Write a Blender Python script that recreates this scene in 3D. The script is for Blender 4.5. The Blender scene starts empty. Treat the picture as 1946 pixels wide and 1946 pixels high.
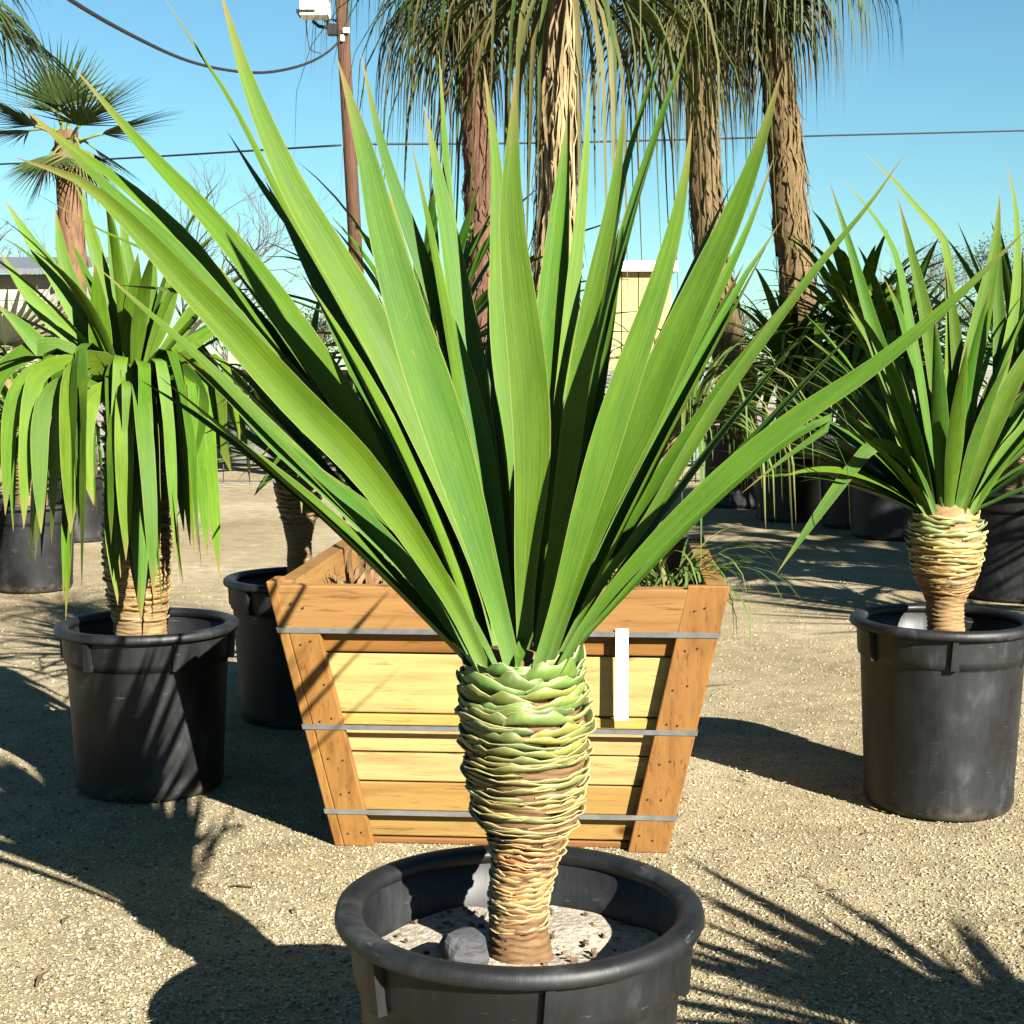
import bpy, math, random
import numpy as np
from mathutils import Vector, Matrix, Quaternion, noise

random.seed(7)
rng = np.random.default_rng(7)
scene = bpy.context.scene
COL = scene.collection
PI = math.pi

# ------------------------------------------------------------------ camera, sky, sun, exposure
CAM_H = 1.40
F_PX = 2800.0                      # focal length in pixels of the 1946 px photograph
PITCH = math.atan(273.0 / F_PX)    # horizon lies 273 px above the picture centre
cam_data = bpy.data.cameras.new('camera')
cam_data.sensor_width = 36.0
cam_data.lens = 36.0 * F_PX / 1946.0
cam_data.clip_start = 0.05
cam_data.clip_end = 2000.0
cam = bpy.data.objects.new('camera', cam_data)
cam.location = (0, 0, CAM_H)
cam.rotation_euler = (PI / 2 - PITCH, 0, 0)
COL.objects.link(cam)
scene.camera = cam

SUN_EL = math.radians(29.0)
SUN_TRAVEL = Vector((-0.58, 0.815, 0)).normalized()      # where shadows fall
d = Vector((SUN_TRAVEL.x * math.cos(SUN_EL), SUN_TRAVEL.y * math.cos(SUN_EL), -math.sin(SUN_EL)))
world = bpy.data.worlds.new('World')
scene.world = world
world.use_nodes = True
wn = world.node_tree
sky = wn.nodes.new('ShaderNodeTexSky')
sky.sky_type = 'NISHITA'
sky.sun_disc = False
sky.sun_elevation = SUN_EL
sky.sun_rotation = math.atan2(-d.x, -d.y)
sky.altitude = 300
sky.air_density = 1.15
sky.dust_density = 0.0
sky.ozone_density = 2.5
bg = wn.nodes['Background']
bg.inputs['Strength'].default_value = 0.05
tint = wn.nodes.new('ShaderNodeMix'); tint.data_type = 'RGBA'; tint.blend_type = 'MULTIPLY'
tint.inputs[0].default_value = 1.0
tint.inputs[7].default_value = (0.30, 0.455, 0.47, 1)      # the whole sky, evenly: the photograph's clear cyan-blue
wn.links.new(sky.outputs['Color'], tint.inputs[6])
wn.links.new(tint.outputs[2], bg.inputs['Color'])
sun_data = bpy.data.lights.new('sun', 'SUN')
sun_data.energy = 5.0
sun_data.angle = math.radians(0.5)
sun_data.color = (1.0, 0.95, 0.85)
sun = bpy.data.objects.new('sun', sun_data)
sun.rotation_euler = d.to_track_quat('-Z', 'Y').to_euler()
sun.location = (4, -6, 8)
COL.objects.link(sun)
scene.view_settings.view_transform = 'Standard'
scene.view_settings.look = 'None'
scene.view_settings.exposure = 2.5
scene.view_settings.gamma = 1.0
scene.view_settings.use_curve_mapping = False
scene.render.engine = 'CYCLES'
scene.cycles.max_bounces = 5
scene.cycles.diffuse_bounces = 1
scene.cycles.glossy_bounces = 2
scene.cycles.transmission_bounces = 2
scene.cycles.transparent_max_bounces = 4

# ------------------------------------------------------------------ helpers
FW = Vector((0, math.cos(PITCH), -math.sin(PITCH)))
UP = Vector((0, math.sin(PITCH), math.cos(PITCH)))
CAM = Vector((0, 0, CAM_H))
Z = Vector((0, 0, 1))

def ray(x, y):
    return FW + Vector((1, 0, 0)) * ((x - 973) / F_PX) + UP * ((973 - y) / F_PX)

def P(x, y, Y):                    # point seen at photo pixel (x, y) standing Y metres away
    r = ray(x, y)
    return CAM + r * (Y / r.y)

def G(x, y):                       # point of the ground seen at photo pixel (x, y)
    r = ray(x, y)
    return CAM + r * (-CAM_H / r.z)

def px2m(w, Y):                    # a width in photo pixels at distance Y
    return w * Y * 1.01 / F_PX

class MB:
    def __init__(self):
        self.v = []; self.f = []; self.m = []; self.uv = []
    def add(self, vs, fs, mat=0, uvs=None):
        o = len(self.v)
        self.v.extend([tuple(p) for p in vs])
        for f in fs:
            self.f.append([i + o for i in f]); self.m.append(mat)
            self.uv.append([uvs[i] for i in f] if uvs else [(0, 0)] * len(f))
    def box(self, c, s, M=None, mat=0):
        x, y, z = s[0] / 2, s[1] / 2, s[2] / 2
        vs = [Vector((sx * x, sy * y, sz * z)) for sx in (-1, 1) for sy in (-1, 1) for sz in (-1, 1)]
        if M is not None: vs = [M @ v for v in vs]
        c = Vector(c)
        self.add([v + c for v in vs], [(0, 1, 3, 2), (4, 6, 7, 5), (0, 4, 5, 1), (2, 3, 7, 6), (0, 2, 6, 4), (1, 5, 7, 3)], mat)
    def hexa(self, b, t, mat=0):   # 4 bottom and 4 top corners
        self.add(list(b) + list(t), [(3, 2, 1, 0), (4, 5, 6, 7), (0, 1, 5, 4), (1, 2, 6, 5), (2, 3, 7, 6), (3, 0, 4, 7)], mat)
    def tube(self, pts, rad, n=6, mat=0, cap=True):
        pts = [Vector(p) for p in pts]
        if not isinstance(rad, (list, tuple)): rad = [rad] * len(pts)
        N = None; vs = []; fs = []
        for i, p in enumerate(pts):
            T = (pts[min(i + 1, len(pts) - 1)] - pts[max(i - 1, 0)]).normalized()
            if N is None:
                N = T.orthogonal().normalized()
            else:
                N = (N - T * N.dot(T))
                N = N.normalized() if N.length > 1e-6 else T.orthogonal().normalized()
            B = T.cross(N)
            for k in range(n):
                a = 2 * PI * k / n
                vs.append(p + (N * math.cos(a) + B * math.sin(a)) * rad[i])
        for i in range(len(pts) - 1):
            for k in range(n):
                fs.append((i * n + k, i * n + (k + 1) % n, (i + 1) * n + (k + 1) % n, (i + 1) * n + k))
        if cap:
            fs.append(tuple(range(n - 1, -1, -1)))
            fs.append(tuple((len(pts) - 1) * n + k for k in range(n)))
        self.add(vs, fs, mat)
    def lathe(self, prof, n=48, mat=0, wob=None, close=False, center=None):
        vs = []; fs = []
        for i, (r, z) in enumerate(prof):
            cx, cy = center(z) if center else (0, 0)
            for k in range(n):
                a = 2 * PI * k / n
                rr = r * (1 + (wob(a, z, i) if wob else 0))
                vs.append((cx + rr * math.cos(a), cy + rr * math.sin(a), z))
        m = len(prof)
        for i in range(m if close else m - 1):
            j = (i + 1) % m
            for k in range(n):
                fs.append((i * n + k, i * n + (k + 1) % n, j * n + (k + 1) % n, j * n + k))
        uvs = [(k / n, i / max(1, m - 1)) for i in range(m) for k in range(n)]
        self.add(vs, fs, mat, uvs)
    def mesh(self, name, mats, smooth=True):
        me = bpy.data.meshes.new(name)
        me.from_pydata(self.v, [], self.f)
        for mm in mats: me.materials.append(mm)
        me.polygons.foreach_set('material_index', self.m)
        if smooth: me.polygons.foreach_set('use_smooth', [True] * len(self.f))
        uv = me.uv_layers.new(name='UVMap')
        flat = []
        for u in self.uv:
            for a in u: flat.extend(a)
        uv.data.foreach_set('uv', flat)
        me.update()
        return me
    def build(self, name, mats, parent=None, smooth=True):
        if not isinstance(mats, (list, tuple)): mats = [mats]
        return link(name, self.mesh(name, mats, smooth), parent)

def link(name, me, parent=None):
    o = bpy.data.objects.new(name, me)
    COL.objects.link(o)
    if parent: o.parent = parent
    return o

def tag(o, label=None, cat=None, group=None, kind=None):
    if label: o['label'] = label
    if cat: o['category'] = cat
    if group: o['group'] = group
    if kind: o['kind'] = kind
    return o

def thing(name, label, cat, loc=(0, 0, 0), group=None):
    o = bpy.data.objects.new(name, None)
    o.empty_display_size = 0.1
    COL.objects.link(o)
    o.location = loc
    return tag(o, label, cat, group)

AL = 0.40        # colours below are noted as they read in the picture; surfaces reflect 40 percent of that
def col(o, c):
    o.color = (c[0] * AL, c[1] * AL, c[2] * AL, 1); return o

# ------------------------------------------------------------------ materials
def mat_new(name):
    m = bpy.data.materials.new(name); m.use_nodes = True
    nt = m.node_tree
    b = nt.nodes['Principled BSDF']
    return m, nt, b

def N_(nt, t, **kw):
    n = nt.nodes.new(t)
    for k, v in kw.items():
        if k in n.inputs: n.inputs[k].default_value = v
        else: setattr(n, k, v)
    return n

def ramp(nt, stops, interp='LINEAR'):
    r = nt.nodes.new('ShaderNodeValToRGB')
    r.color_ramp.interpolation = interp
    e = r.color_ramp.elements
    while len(e) < len(stops): e.new(0.5)
    for i, (p, c) in enumerate(stops):
        e[i].position = p
        e[i].color = (c[0], c[1], c[2], 1) if not isinstance(c, (int, float)) else (c, c, c, 1)
    return r

def mapping(nt, src, scale):
    mp = nt.nodes.new('ShaderNodeMapping'); mp.inputs['Scale'].default_value = scale
    nt.links.new(src, mp.inputs['Vector']); return mp.outputs['Vector']

def mix(nt, mode, fac, a, b):
    m = nt.nodes.new('ShaderNodeMix'); m.data_type = 'RGBA'; m.blend_type = mode
    for sock, v in ((0, fac), (6, a), (7, b)):
        if hasattr(v, 'node'): nt.links.new(v, m.inputs[sock])
        else: m.inputs[sock].default_value = v if isinstance(v, (int, float)) else (v[0], v[1], v[2], 1)
    return m.outputs[2]

def bump(nt, b, h, strength, dist):
    n = nt.nodes.new('ShaderNodeBump')
    n.inputs['Strength'].default_value = strength; n.inputs['Distance'].default_value = dist
    nt.links.new(h, n.inputs['Height']); nt.links.new(n.outputs['Normal'], b.inputs['Normal'])

def noise_tex(nt, vec, scale, detail=4, rough=0.55):
    n = nt.nodes.new('ShaderNodeTexNoise')
    n.inputs['Scale'].default_value = scale; n.inputs['Detail'].default_value = detail
    n.inputs['Roughness'].default_value = rough
    if vec is not None: nt.links.new(vec, n.inputs['Vector'])
    return n.outputs['Fac']

def leaf_material(name, rough=0.42, trans=0.22, tipcol=(0.12, 0.084, 0.028)):
    m, nt, b = mat_new(name)
    L = nt.links.new
    tc = nt.nodes.new('ShaderNodeTexCoord'); oi = nt.nodes.new('ShaderNodeObjectInfo')
    uv = tc.outputs['UV']
    fine = noise_tex(nt, mapping(nt, uv, (26, 1.2, 1)), 1.6, 3, 0.6)
    # offset per object so no two leaves carry the same streaks
    addv = nt.nodes.new('ShaderNodeVectorMath'); addv.operation = 'ADD'
    L(uv, addv.inputs[0]); L(oi.outputs['Random'], addv.inputs[1])
    blot = noise_tex(nt, mapping(nt, addv.outputs[0], (2.2, 7, 1)), 1.3, 4, 0.6)
    streak = ramp(nt, [(0.25, 0.62), (0.5, 1.0), (0.75, 1.3)]); L(fine, streak.inputs[0])
    c = mix(nt, 'MULTIPLY', 1.0, oi.outputs['Color'], streak.outputs[0])
    br = ramp(nt, [(0.3, (0.80, 0.86, 0.9)), (0.62, (1.12, 1.08, 0.95)), (0.8, (1.5, 1.25, 0.9))]); L(blot, br.inputs[0])
    c = mix(nt, 'MULTIPLY', 1.0, c, br.outputs[0])
    sep = nt.nodes.new('ShaderNodeSeparateXYZ'); L(uv, sep.inputs[0])
    # dry tip, pale base
    tip = ramp(nt, [(0.86, 0.0), (0.93, 0.35), (0.98, 0.95)]); L(sep.outputs['Y'], tip.inputs[0])
    c = mix(nt, 'MIX', tip.outputs[0], c, tipcol)
    base = ramp(nt, [(0.0, 0.55), (0.14, 0.0)]); L(sep.outputs['Y'], base.inputs[0])
    c = mix(nt, 'MIX', base.outputs[0], c, (0.075, 0.13, 0.035))
    # scattered scars
    scar = noise_tex(nt, mapping(nt, addv.outputs[0], (9, 16, 1)), 2.3, 2, 0.4)
    sr = ramp(nt, [(0.69, 0.0), (0.75, 0.7)]); L(scar, sr.inputs[0])
    c = mix(nt, 'MIX', sr.outputs[0], c, (0.15, 0.095, 0.03))
    # pale margin lines
    edge = ramp(nt, [(0.0, 0.75), (0.04, 0.0), (0.96, 0.0), (1.0, 0.75)]); L(sep.outputs['X'], edge.inputs[0])
    c = mix(nt, 'MIX', edge.outputs[0], c, (0.13, 0.15, 0.04))
    L(c, b.inputs['Base Color'])
    rr = ramp(nt, [(0.2, rough - 0.1), (0.8, rough + 0.14)]); L(blot, rr.inputs[0]); L(rr.outputs[0], b.inputs['Roughness'])
    b.inputs['Specular IOR Level'].default_value = 0.12
    bump(nt, b, fine, 0.35, 0.002)
    tr = nt.nodes.new('ShaderNodeBsdfTranslucent')
    tcx = mix(nt, 'MULTIPLY', 1.0, c, (1.6, 1.5, 0.5)); L(tcx, tr.inputs['Color'])
    ms = nt.nodes.new('ShaderNodeMixShader'); ms.inputs[0].default_value = trans
    L(b.outputs[0], ms.inputs[1]); L(tr.outputs[0], ms.inputs[2])
    L(ms.outputs[0], nt.nodes['Material Output'].inputs['Surface'])
    return m

M_leaf = leaf_material('leaf', 0.54, 0.16)
M_strap = leaf_material('strap_leaf', 0.5, 0.25, (0.17, 0.125, 0.05))

def mat_ground():
    m, nt, b = mat_new('ground_decomposed_granite'); L = nt.links.new
    g = nt.nodes.new('ShaderNodeNewGeometry'); p = g.outputs['Position']
    big = noise_tex(nt, p, 0.55, 5, 0.6); mid = noise_tex(nt, p, 7, 5, 0.65)
    fine = noise_tex(nt, p, 120, 3, 0.7)
    vor = nt.nodes.new('ShaderNodeTexVoronoi'); vor.inputs['Scale'].default_value = 150; L(p, vor.inputs['Vector'])
    c1 = ramp(nt, [(0.3, (0.40, 0.32, 0.185)), (0.5, (0.54, 0.45, 0.28)), (0.7, (0.68, 0.59, 0.40))]); L(big, c1.inputs[0])
    c2 = ramp(nt, [(0.3, 0.72), (0.7, 1.2)]); L(mid, c2.inputs[0])
    c = mix(nt, 'MULTIPLY', 1, c1.outputs[0], c2.outputs[0])
    c3 = ramp(nt, [(0.28, 0.42), (0.46, 0.95), (0.75, 1.35)]); L(fine, c3.inputs[0])
    c = mix(nt, 'MULTIPLY', 1, c, c3.outputs[0])
    vc = ramp(nt, [(0.0, (0.8, 0.74, 0.66)), (0.5, (1, 1, 1)), (1.0, (1.15, 1.1, 1.0))]); L(vor.outputs['Color'], vc.inputs[0])
    c = mix(nt, 'MULTIPLY', 1, c, vc.outputs[0])
    c = mix(nt, 'MULTIPLY', 1, c, (AL, AL, AL))
    L(c, b.inputs['Base Color']); b.inputs['Roughness'].default_value = 0.95
    b.inputs['Specular IOR Level'].default_value = 0.15
    ad = nt.nodes.new('ShaderNodeMath'); ad.operation = 'MULTIPLY_ADD'; ad.inputs[1].default_value = 0.8
    L(fine, ad.inputs[0]); L(mid, ad.inputs[2])
    bump(nt, b, ad.outputs[0], 0.9, 0.02)
    return m

def mat_gravel():
    m, nt, b = mat_new('gravel_chips'); L = nt.links.new
    g = nt.nodes.new('ShaderNodeNewGeometry')
    rp = ramp(nt, [(0.0, (0.10, 0.08, 0.05)), (0.25, (0.34, 0.275, 0.165)), (0.55, (0.55, 0.455, 0.28)), (0.85, (0.70, 0.60, 0.39)), (1.0, (0.70, 0.64, 0.50))])
    L(g.outputs['Random Per Island'], rp.inputs[0]); L(mix(nt, 'MULTIPLY', 1, rp.outputs[0], (AL, AL, AL)), b.inputs['Base Color'])
    b.inputs['Roughness'].default_value = 0.9
    b.inputs['Specular IOR Level'].default_value = 0.2
    return m

def mat_pot():
    m, nt, b = mat_new('black_nursery_plastic'); L = nt.links.new
    tc = nt.nodes.new('ShaderNodeTexCoord'); o = tc.outputs['Object']
    oi = nt.nodes.new('ShaderNodeObjectInfo')
    av = nt.nodes.new('ShaderNodeVectorMath'); av.operation = 'ADD'; L(o, av.inputs[0]); L(oi.outputs['Location'], av.inputs[1])
    o = av.outputs[0]
    dust = noise_tex(nt, mapping(nt, o, (3.2, 3.2, 2.2)), 1.5, 6, 0.62)
    streak = noise_tex(nt, mapping(nt, o, (22, 22, 2)), 1.3, 4, 0.6)
    scr = noise_tex(nt, mapping(nt, o, (9, 9, 60)), 1.6, 3, 0.6)
    d1 = ramp(nt, [(0.42, (0.0055, 0.006, 0.0065)), (0.56, (0.014, 0.0155, 0.017)), (0.72, (0.072, 0.077, 0.080))]); L(dust, d1.inputs[0])
    d2 = ramp(nt, [(0.35, 0.75), (0.7, 1.35)]); L(streak, d2.inputs[0])
    c = mix(nt, 'MULTIPLY', 1, d1.outputs[0], d2.outputs[0])
    s2 = ramp(nt, [(0.67, 0.0), (0.74, 0.5)]); L(scr, s2.inputs[0])
    c = mix(nt, 'MIX', s2.outputs[0], c, (0.16, 0.155, 0.14))
    sx = nt.nodes.new('ShaderNodeSeparateXYZ'); L(tc.outputs['Object'], sx.inputs[0])      # dried mud splashed round the foot
    sp_ = nt.nodes.new('ShaderNodeMath'); sp_.operation = 'MULTIPLY_ADD'; sp_.inputs[1].default_value = -5.0
    L(sx.outputs['Z'], sp_.inputs[0]); L(noise_tex(nt, o, 9, 6, 0.7), sp_.inputs[2])
    mr = ramp(nt, [(0.28, 0.0), (0.5, 0.55)]); L(sp_.outputs[0], mr.inputs[0])
    c = mix(nt, 'MIX', mr.outputs[0], c, (0.17, 0.145, 0.10))
    c = mix(nt, 'MULTIPLY', 1, c, (AL, AL, AL))
    L(c, b.inputs['Base Color'])
    r = ramp(nt, [(0.3, 0.44), (0.75, 0.66)]); L(dust, r.inputs[0]); L(r.outputs[0], b.inputs['Roughness'])
    b.inputs['Specular IOR Level'].default_value = 0.32
    ad = nt.nodes.new('ShaderNodeMath'); ad.operation = 'ADD'; L(streak, ad.inputs[0]); L(dust, ad.inputs[1])
    bump(nt, b, ad.outputs[0], 0.25, 0.006)
    return m

def mat_wood(name, scale):
    m, nt, b = mat_new(name); L = nt.links.new
    tc = nt.nodes.new('ShaderNodeTexCoord'); oi = nt.nodes.new('ShaderNodeObjectInfo')
    mul = nt.nodes.new('ShaderNodeVectorMath'); mul.operation = 'SCALE'; mul.inputs['Scale'].default_value = 7.0
    comb = nt.nodes.new('ShaderNodeCombineXYZ')
    for k in range(3): L(oi.outputs['Random'], comb.inputs[k])
    L(comb.outputs[0], mul.inputs[0])
    av = nt.nodes.new('ShaderNodeVectorMath'); av.operation = 'ADD'
    L(tc.outputs['Object'], av.inputs[0]); L(mul.outputs[0], av.inputs[1])
    v = mapping(nt, av.outputs[0], scale)
    warp = noise_tex(nt, v, 0.5, 2, 0.5)
    g1 = noise_tex(nt, v, 1.0, 6, 0.62)
    g2 = noise_tex(nt, v, 3.2, 4, 0.7)
    r1 = ramp(nt, [(0.25, (0.60, 0.50, 0.38)), (0.5, (1.0, 0.98, 0.95)), (0.75, (1.22, 1.2, 1.12))]); L(g1, r1.inputs[0])
    c = mix(nt, 'MULTIPLY', 0.85, oi.outputs['Color'], r1.outputs[0])
    r2 = ramp(nt, [(0.30, (0.30, 0.18, 0.09)), (0.43, (1, 1, 1))]); L(g2, r2.inputs[0])
    c = mix(nt, 'MULTIPLY', 0.75, c, r2.outputs[0])
    kn = nt.nodes.new('ShaderNodeTexVoronoi'); kn.inputs['Scale'].default_value = 4.2
    L(mapping(nt, av.outputs[0], (1, 1, 1) if scale[2] < scale[0] else (0.7, 0.7, 1.3)), kn.inputs['Vector'])
    kr = ramp(nt, [(0.045, (0.22, 0.12, 0.05)), (0.085, (0.7, 0.55, 0.4)), (0.12, (1, 1, 1))]); L(kn.outputs['Distance'], kr.inputs[0])
    c = mix(nt, 'MULTIPLY', 0.9, c, kr.outputs[0])
    L(c, b.inputs['Base Color']); b.inputs['Roughness'].default_value = 0.68
    b.inputs['Specular IOR Level'].default_value = 0.18
    bump(nt, b, g1, 0.4, 0.004)
    return m

def mat_simple(name, c, rough=0.7, metal=0.0, nscale=None, amp=0.3, spec=0.4, bumpd=0.0, stretch=(1, 1, 1), useobj=False):
    m, nt, b = mat_new(name); L = nt.links.new
    tc = nt.nodes.new('ShaderNodeTexCoord')
    k_ = 1.0 if 'white' in name else AL
    base = (c[0] * k_, c[1] * k_, c[2] * k_)
    c = base
    if useobj:
        oi = nt.nodes.new('ShaderNodeObjectInfo'); base = oi.outputs['Color']
    if nscale:
        n = noise_tex(nt, mapping(nt, tc.outputs['Object'], stretch), nscale, 5, 0.62)
        r = ramp(nt, [(0.25, 1 - amp), (0.75, 1 + amp)]); L(n, r.inputs[0])
        cc = mix(nt, 'MULTIPLY', 1, base, r.outputs[0])
        L(cc, b.inputs['Base Color'])
        if bumpd: bump(nt, b, n, 0.6, bumpd)
    elif useobj: L(base, b.inputs['Base Color'])
    else: b.inputs['Base Color'].default_value = (*c, 1)
    b.inputs['Roughness'].default_value = rough
    b.inputs['Metallic'].default_value = metal
    b.inputs['Specular IOR Level'].default_value = spec
    return m

M_ground = mat_ground(); M_gravel = mat_gravel(); M_pot = mat_pot()
M_woodH = mat_wood('wood_horizontal_grain', (2.2, 2.2, 34)); M_woodV = mat_wood('wood_vertical_grain', (30, 30, 2.0))
M_strapmetal = mat_simple('steel_strap', (0.95, 1.05, 1.15), 0.35, 0.9, 30, 0.25)
M_white = mat_simple('white_plastic', (0.80, 0.80, 0.78), 0.4)
M_sand = mat_simple('pale_potting_sand', (0.54, 0.48, 0.38), 0.95, 0, 70, 0.5, 0.1, 0.012)
M_soil = mat_simple('dark_potting_soil', (0.055, 0.040, 0.026), 0.95, 0, 60, 0.6, 0.1, 0.02)
M_rock = mat_simple('dark_slate', (0.085, 0.088, 0.095), 0.8, 0, 18, 0.5, 0.3, 0.02, (1, 1, 3))
M_lava = mat_simple('red_stone', (0.30, 0.13, 0.06), 0.9, 0, 25, 0.5, 0.2, 0.02)
M_scale = mat_simple('scale_skin', (1, 1, 1), 0.55, 0, 30, 0.28, 0.35, 0.002, (1, 1, 1), True)
M_cut = mat_simple('scale_cut_edge', (0.52, 0.45, 0.22), 0.75, 0, 60, 0.25, 0.2)
M_bark = mat_simple('ringed_bark', (1, 1, 1), 0.8, 0, 28, 0.4, 0.2, 0.004, (0.6, 0.6, 3), True)
M_fibre = mat_simple('palm_fibre', (1, 1, 1), 0.9, 0, 14, 0.55, 0.15, 0.01, (3, 3, 0.5), True)
M_pole = mat_simple('creosoted_pole', (0.115, 0.052, 0.030), 0.85, 0, 9, 0.45, 0.2, 0.01, (4, 4, 0.25))
M_cable = mat_simple('black_cable', (0.012, 0.012, 0.012), 0.6)
M_galv = mat_simple('galvanised_metal', (0.35, 0.36, 0.37), 0.5, 0.6, 12, 0.2)
M_whitepaint = mat_simple('white_paint', (0.78, 0.78, 0.76), 0.55, 0, 6, 0.06)
M_darkmetal = mat_simple('dark_metal', (0.03, 0.03, 0.032), 0.5, 0.5)
M_twig = mat_simple('bare_twigs', (0.17, 0.13, 0.10), 0.9, 0, 3, 0.3)
M_board = mat_simple('weathered_pale_board', (1, 1, 1), 0.85, 0, 5, 0.28, 0.2, 0.005, (0.5, 1, 9), True)
M_stucco = mat_simple('pale_stucco', (0.58, 0.55, 0.47), 0.9, 0, 5, 0.12)
M_bushleaf = mat_simple('bush_leaf', (1, 1, 1), 0.6, 0, 6, 0.4, 0.3, 0, (1, 1, 1), True)

# ------------------------------------------------------------------ leaf builder
def resample(pts, n):
    pts = [Vector(p) for p in pts]
    ext = [pts[0] * 2 - pts[1]] + pts + [pts[-1] * 2 - pts[-2]]
    dense = []
    for i in range(1, len(ext) - 2):
        p0, p1, p2, p3 = ext[i - 1], ext[i], ext[i + 1], ext[i + 2]
        for k in range(10):
            t = k / 10
            dense.append(0.5 * ((2 * p1) + (p2 - p0) * t + (2 * p0 - 5 * p1 + 4 * p2 - p3) * t * t + (3 * p1 - p0 - 3 * p2 + p3) * t ** 3))
    dense.append(pts[-1])
    L = [0]
    for a, b in zip(dense, dense[1:]): L.append(L[-1] + (b - a).length)
    out = []; j = 0
    for i in range(n + 1):
        s = L[-1] * i / n
        while j < len(L) - 2 and L[j + 1] < s: j += 1
        u = (s - L[j]) / max(1e-9, L[j + 1] - L[j])
        out.append(dense[j].lerp(dense[j + 1], min(1, max(0, u))))
    return out

def sword(t, base=0.5, peak=0.42, pw=1.7):
    if t < peak:
        x = t / peak
        return base + (1 - base) * (3 * x * x - 2 * x ** 3)
    x = (t - peak) / (1 - peak)
    return max(0.015, 1 - x ** pw)

def leaf_into(mb, pts, w, hint, roll=0.0, twist=0.0, fold=0.22, n=12, fine=True, base=0.5, peak=0.42, pw=1.7, thick=0.003, wav=0.0, seed=0):
    c = resample(pts, n)
    S = [-1, -0.5, 0, 0.5, 1] if fine else [-1, 0, 1]
    Bk = S[::-1]               # the underside has margins of its own, so the blade shades flat to its edge
    ring = len(S) + len(Bk)
    vs = []; uvs = []; Nn = None
    for i, p in enumerate(c):
        t = i / n
        T = (c[min(i + 1, n)] - c[max(i - 1, 0)]).normalized()
        if Nn is None:
            h = Vector(hint)
            Nn = h - T * h.dot(T)
            if Nn.length < 1e-4: Nn = T.orthogonal()
            Nn.normalize()
            Nn = Quaternion(T, roll) @ Nn
        else:
            Nn = Nn - T * Nn.dot(T)
            Nn.normalize()
            if twist: Nn = Quaternion(T, twist / n) @ Nn
        B = T.cross(Nn)
        hw = 0.5 * w * sword(t, base, peak, pw)
        fo = fold * (1 - 0.45 * t) + 0.5 * max(0, 0.18 - t)
        for s in S:
            e = wav * hw * math.sin(t * 17 + seed + s * 1.7) * abs(s)
            vs.append(p + B * (s * hw) + Nn * (fo * hw * abs(s) ** 1.4 + e)); uvs.append(((s + 1) / 2, t))
        for s in Bk:
            e = wav * hw * math.sin(t * 17 + seed + s * 1.7) * abs(s)
            th = min(thick, hw * 0.3) * (1.0 - abs(s)) + 0.0001
            vs.append(p + B * (s * hw) + Nn * (fo * hw * abs(s) ** 1.4 + e - th)); uvs.append(((s + 1) / 2, t))
    fs = []
    for i in range(n):
        for k in range(ring - 1):
            if k == len(S) - 1: continue
            a = i * ring + k; b = a + 1
            fs.append((a, b, b + ring, a + ring))
    mb.add(vs, fs, 0, uvs)

def leaf(parent, pts, w, hint, colr, mat=None, name='leaf', **kw):
    mb = MB()
    off = parent.location
    leaf_into(mb, [Vector(p) - off for p in pts], w, hint, **kw)
    o = mb.build(name, mat or M_leaf, parent)
    return col(o, colr)

def green(v=0.0):
    r = random.uniform(-1, 1); q = random.uniform(0.82, 1.15)
    return ((0.098 + 0.03 * r + v * 0.055) * q, (0.212 + 0.02 * r + v * 0.06) * q, (0.017 + 0.006 * random.uniform(-1, 1)) * q)

# ------------------------------------------------------------------ ground
mb = MB()
mb.add([(-400, -60, 0), (400, -60, 0), (400, 700, 0), (-400, 700, 0)], [(0, 1, 2, 3)])
tag(mb.build('ground', M_ground, smooth=False), 'tan decomposed granite yard floor', 'ground', kind='structure')

def chips(name, N, Y0, Y1, s0, s1, seed, label):
    r = np.random.default_rng(seed)
    y = 1.0 / (1 / Y0 + r.random(N) * (1 / Y1 - 1 / Y0))
    x = (r.random(N) * 2 - 1) * (0.40 * y + 0.15)
    s = s0 + (s1 - s0) * r.random(N) ** 2.5
    base = np.array([[1, 0, 0], [-1, 0, 0], [0, 1, 0], [0, -1, 0], [0, 0, 1], [0, 0, -1]], float)
    V = base[None] * (0.55 + 0.75 * r.random((N, 6, 1)))
    V[:, :, 2] *= 0.55
    el = 0.7 + 1.1 * r.random((N, 1)); V[:, :, 0] *= el
    a = r.random(N) * 2 * PI; ca, sa = np.cos(a)[:, None], np.sin(a)[:, None]
    X = V[:, :, 0] * ca - V[:, :, 1] * sa; Yv = V[:, :, 0] * sa + V[:, :, 1] * ca
    V[:, :, 0] = X; V[:, :, 1] = Yv
    V[:, :, 2] += V[:, :, 0] * (r.random((N, 1)) - .5) * 0.7
    V *= s[:, None, None]
    V[:, :, 0] += x[:, None]; V[:, :, 1] += y[:, None]; V[:, :, 2] += (s * 0.22)[:, None]
    tri = np.array([[0, 2, 4], [2, 1, 4], [1, 3, 4], [3, 0, 4], [2, 0, 5], [1, 2, 5], [3, 1, 5], [0, 3, 5]])
    Fc = (tri[None] + (np.arange(N) * 6)[:, None, None]).reshape(-1)
    me = bpy.data.meshes.new(name)
    me.vertices.add(N * 6); me.vertices.foreach_set('co', V.reshape(-1))
    me.loops.add(len(Fc)); me.loops.foreach_set('vertex_index', Fc)
    me.polygons.add(N * 8); me.polygons.foreach_set('loop_start', np.arange(N * 8) * 3)
    me.update(calc_edges=True)
    me.materials.append(M_gravel)
    tag(link(name, me), label, 'gravel', kind='stuff')
chips('gravel', 115000, 2.5, 10.0, 0.0020, 0.0068, 3, 'fine tan gravel chips strewn over the yard')

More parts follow.
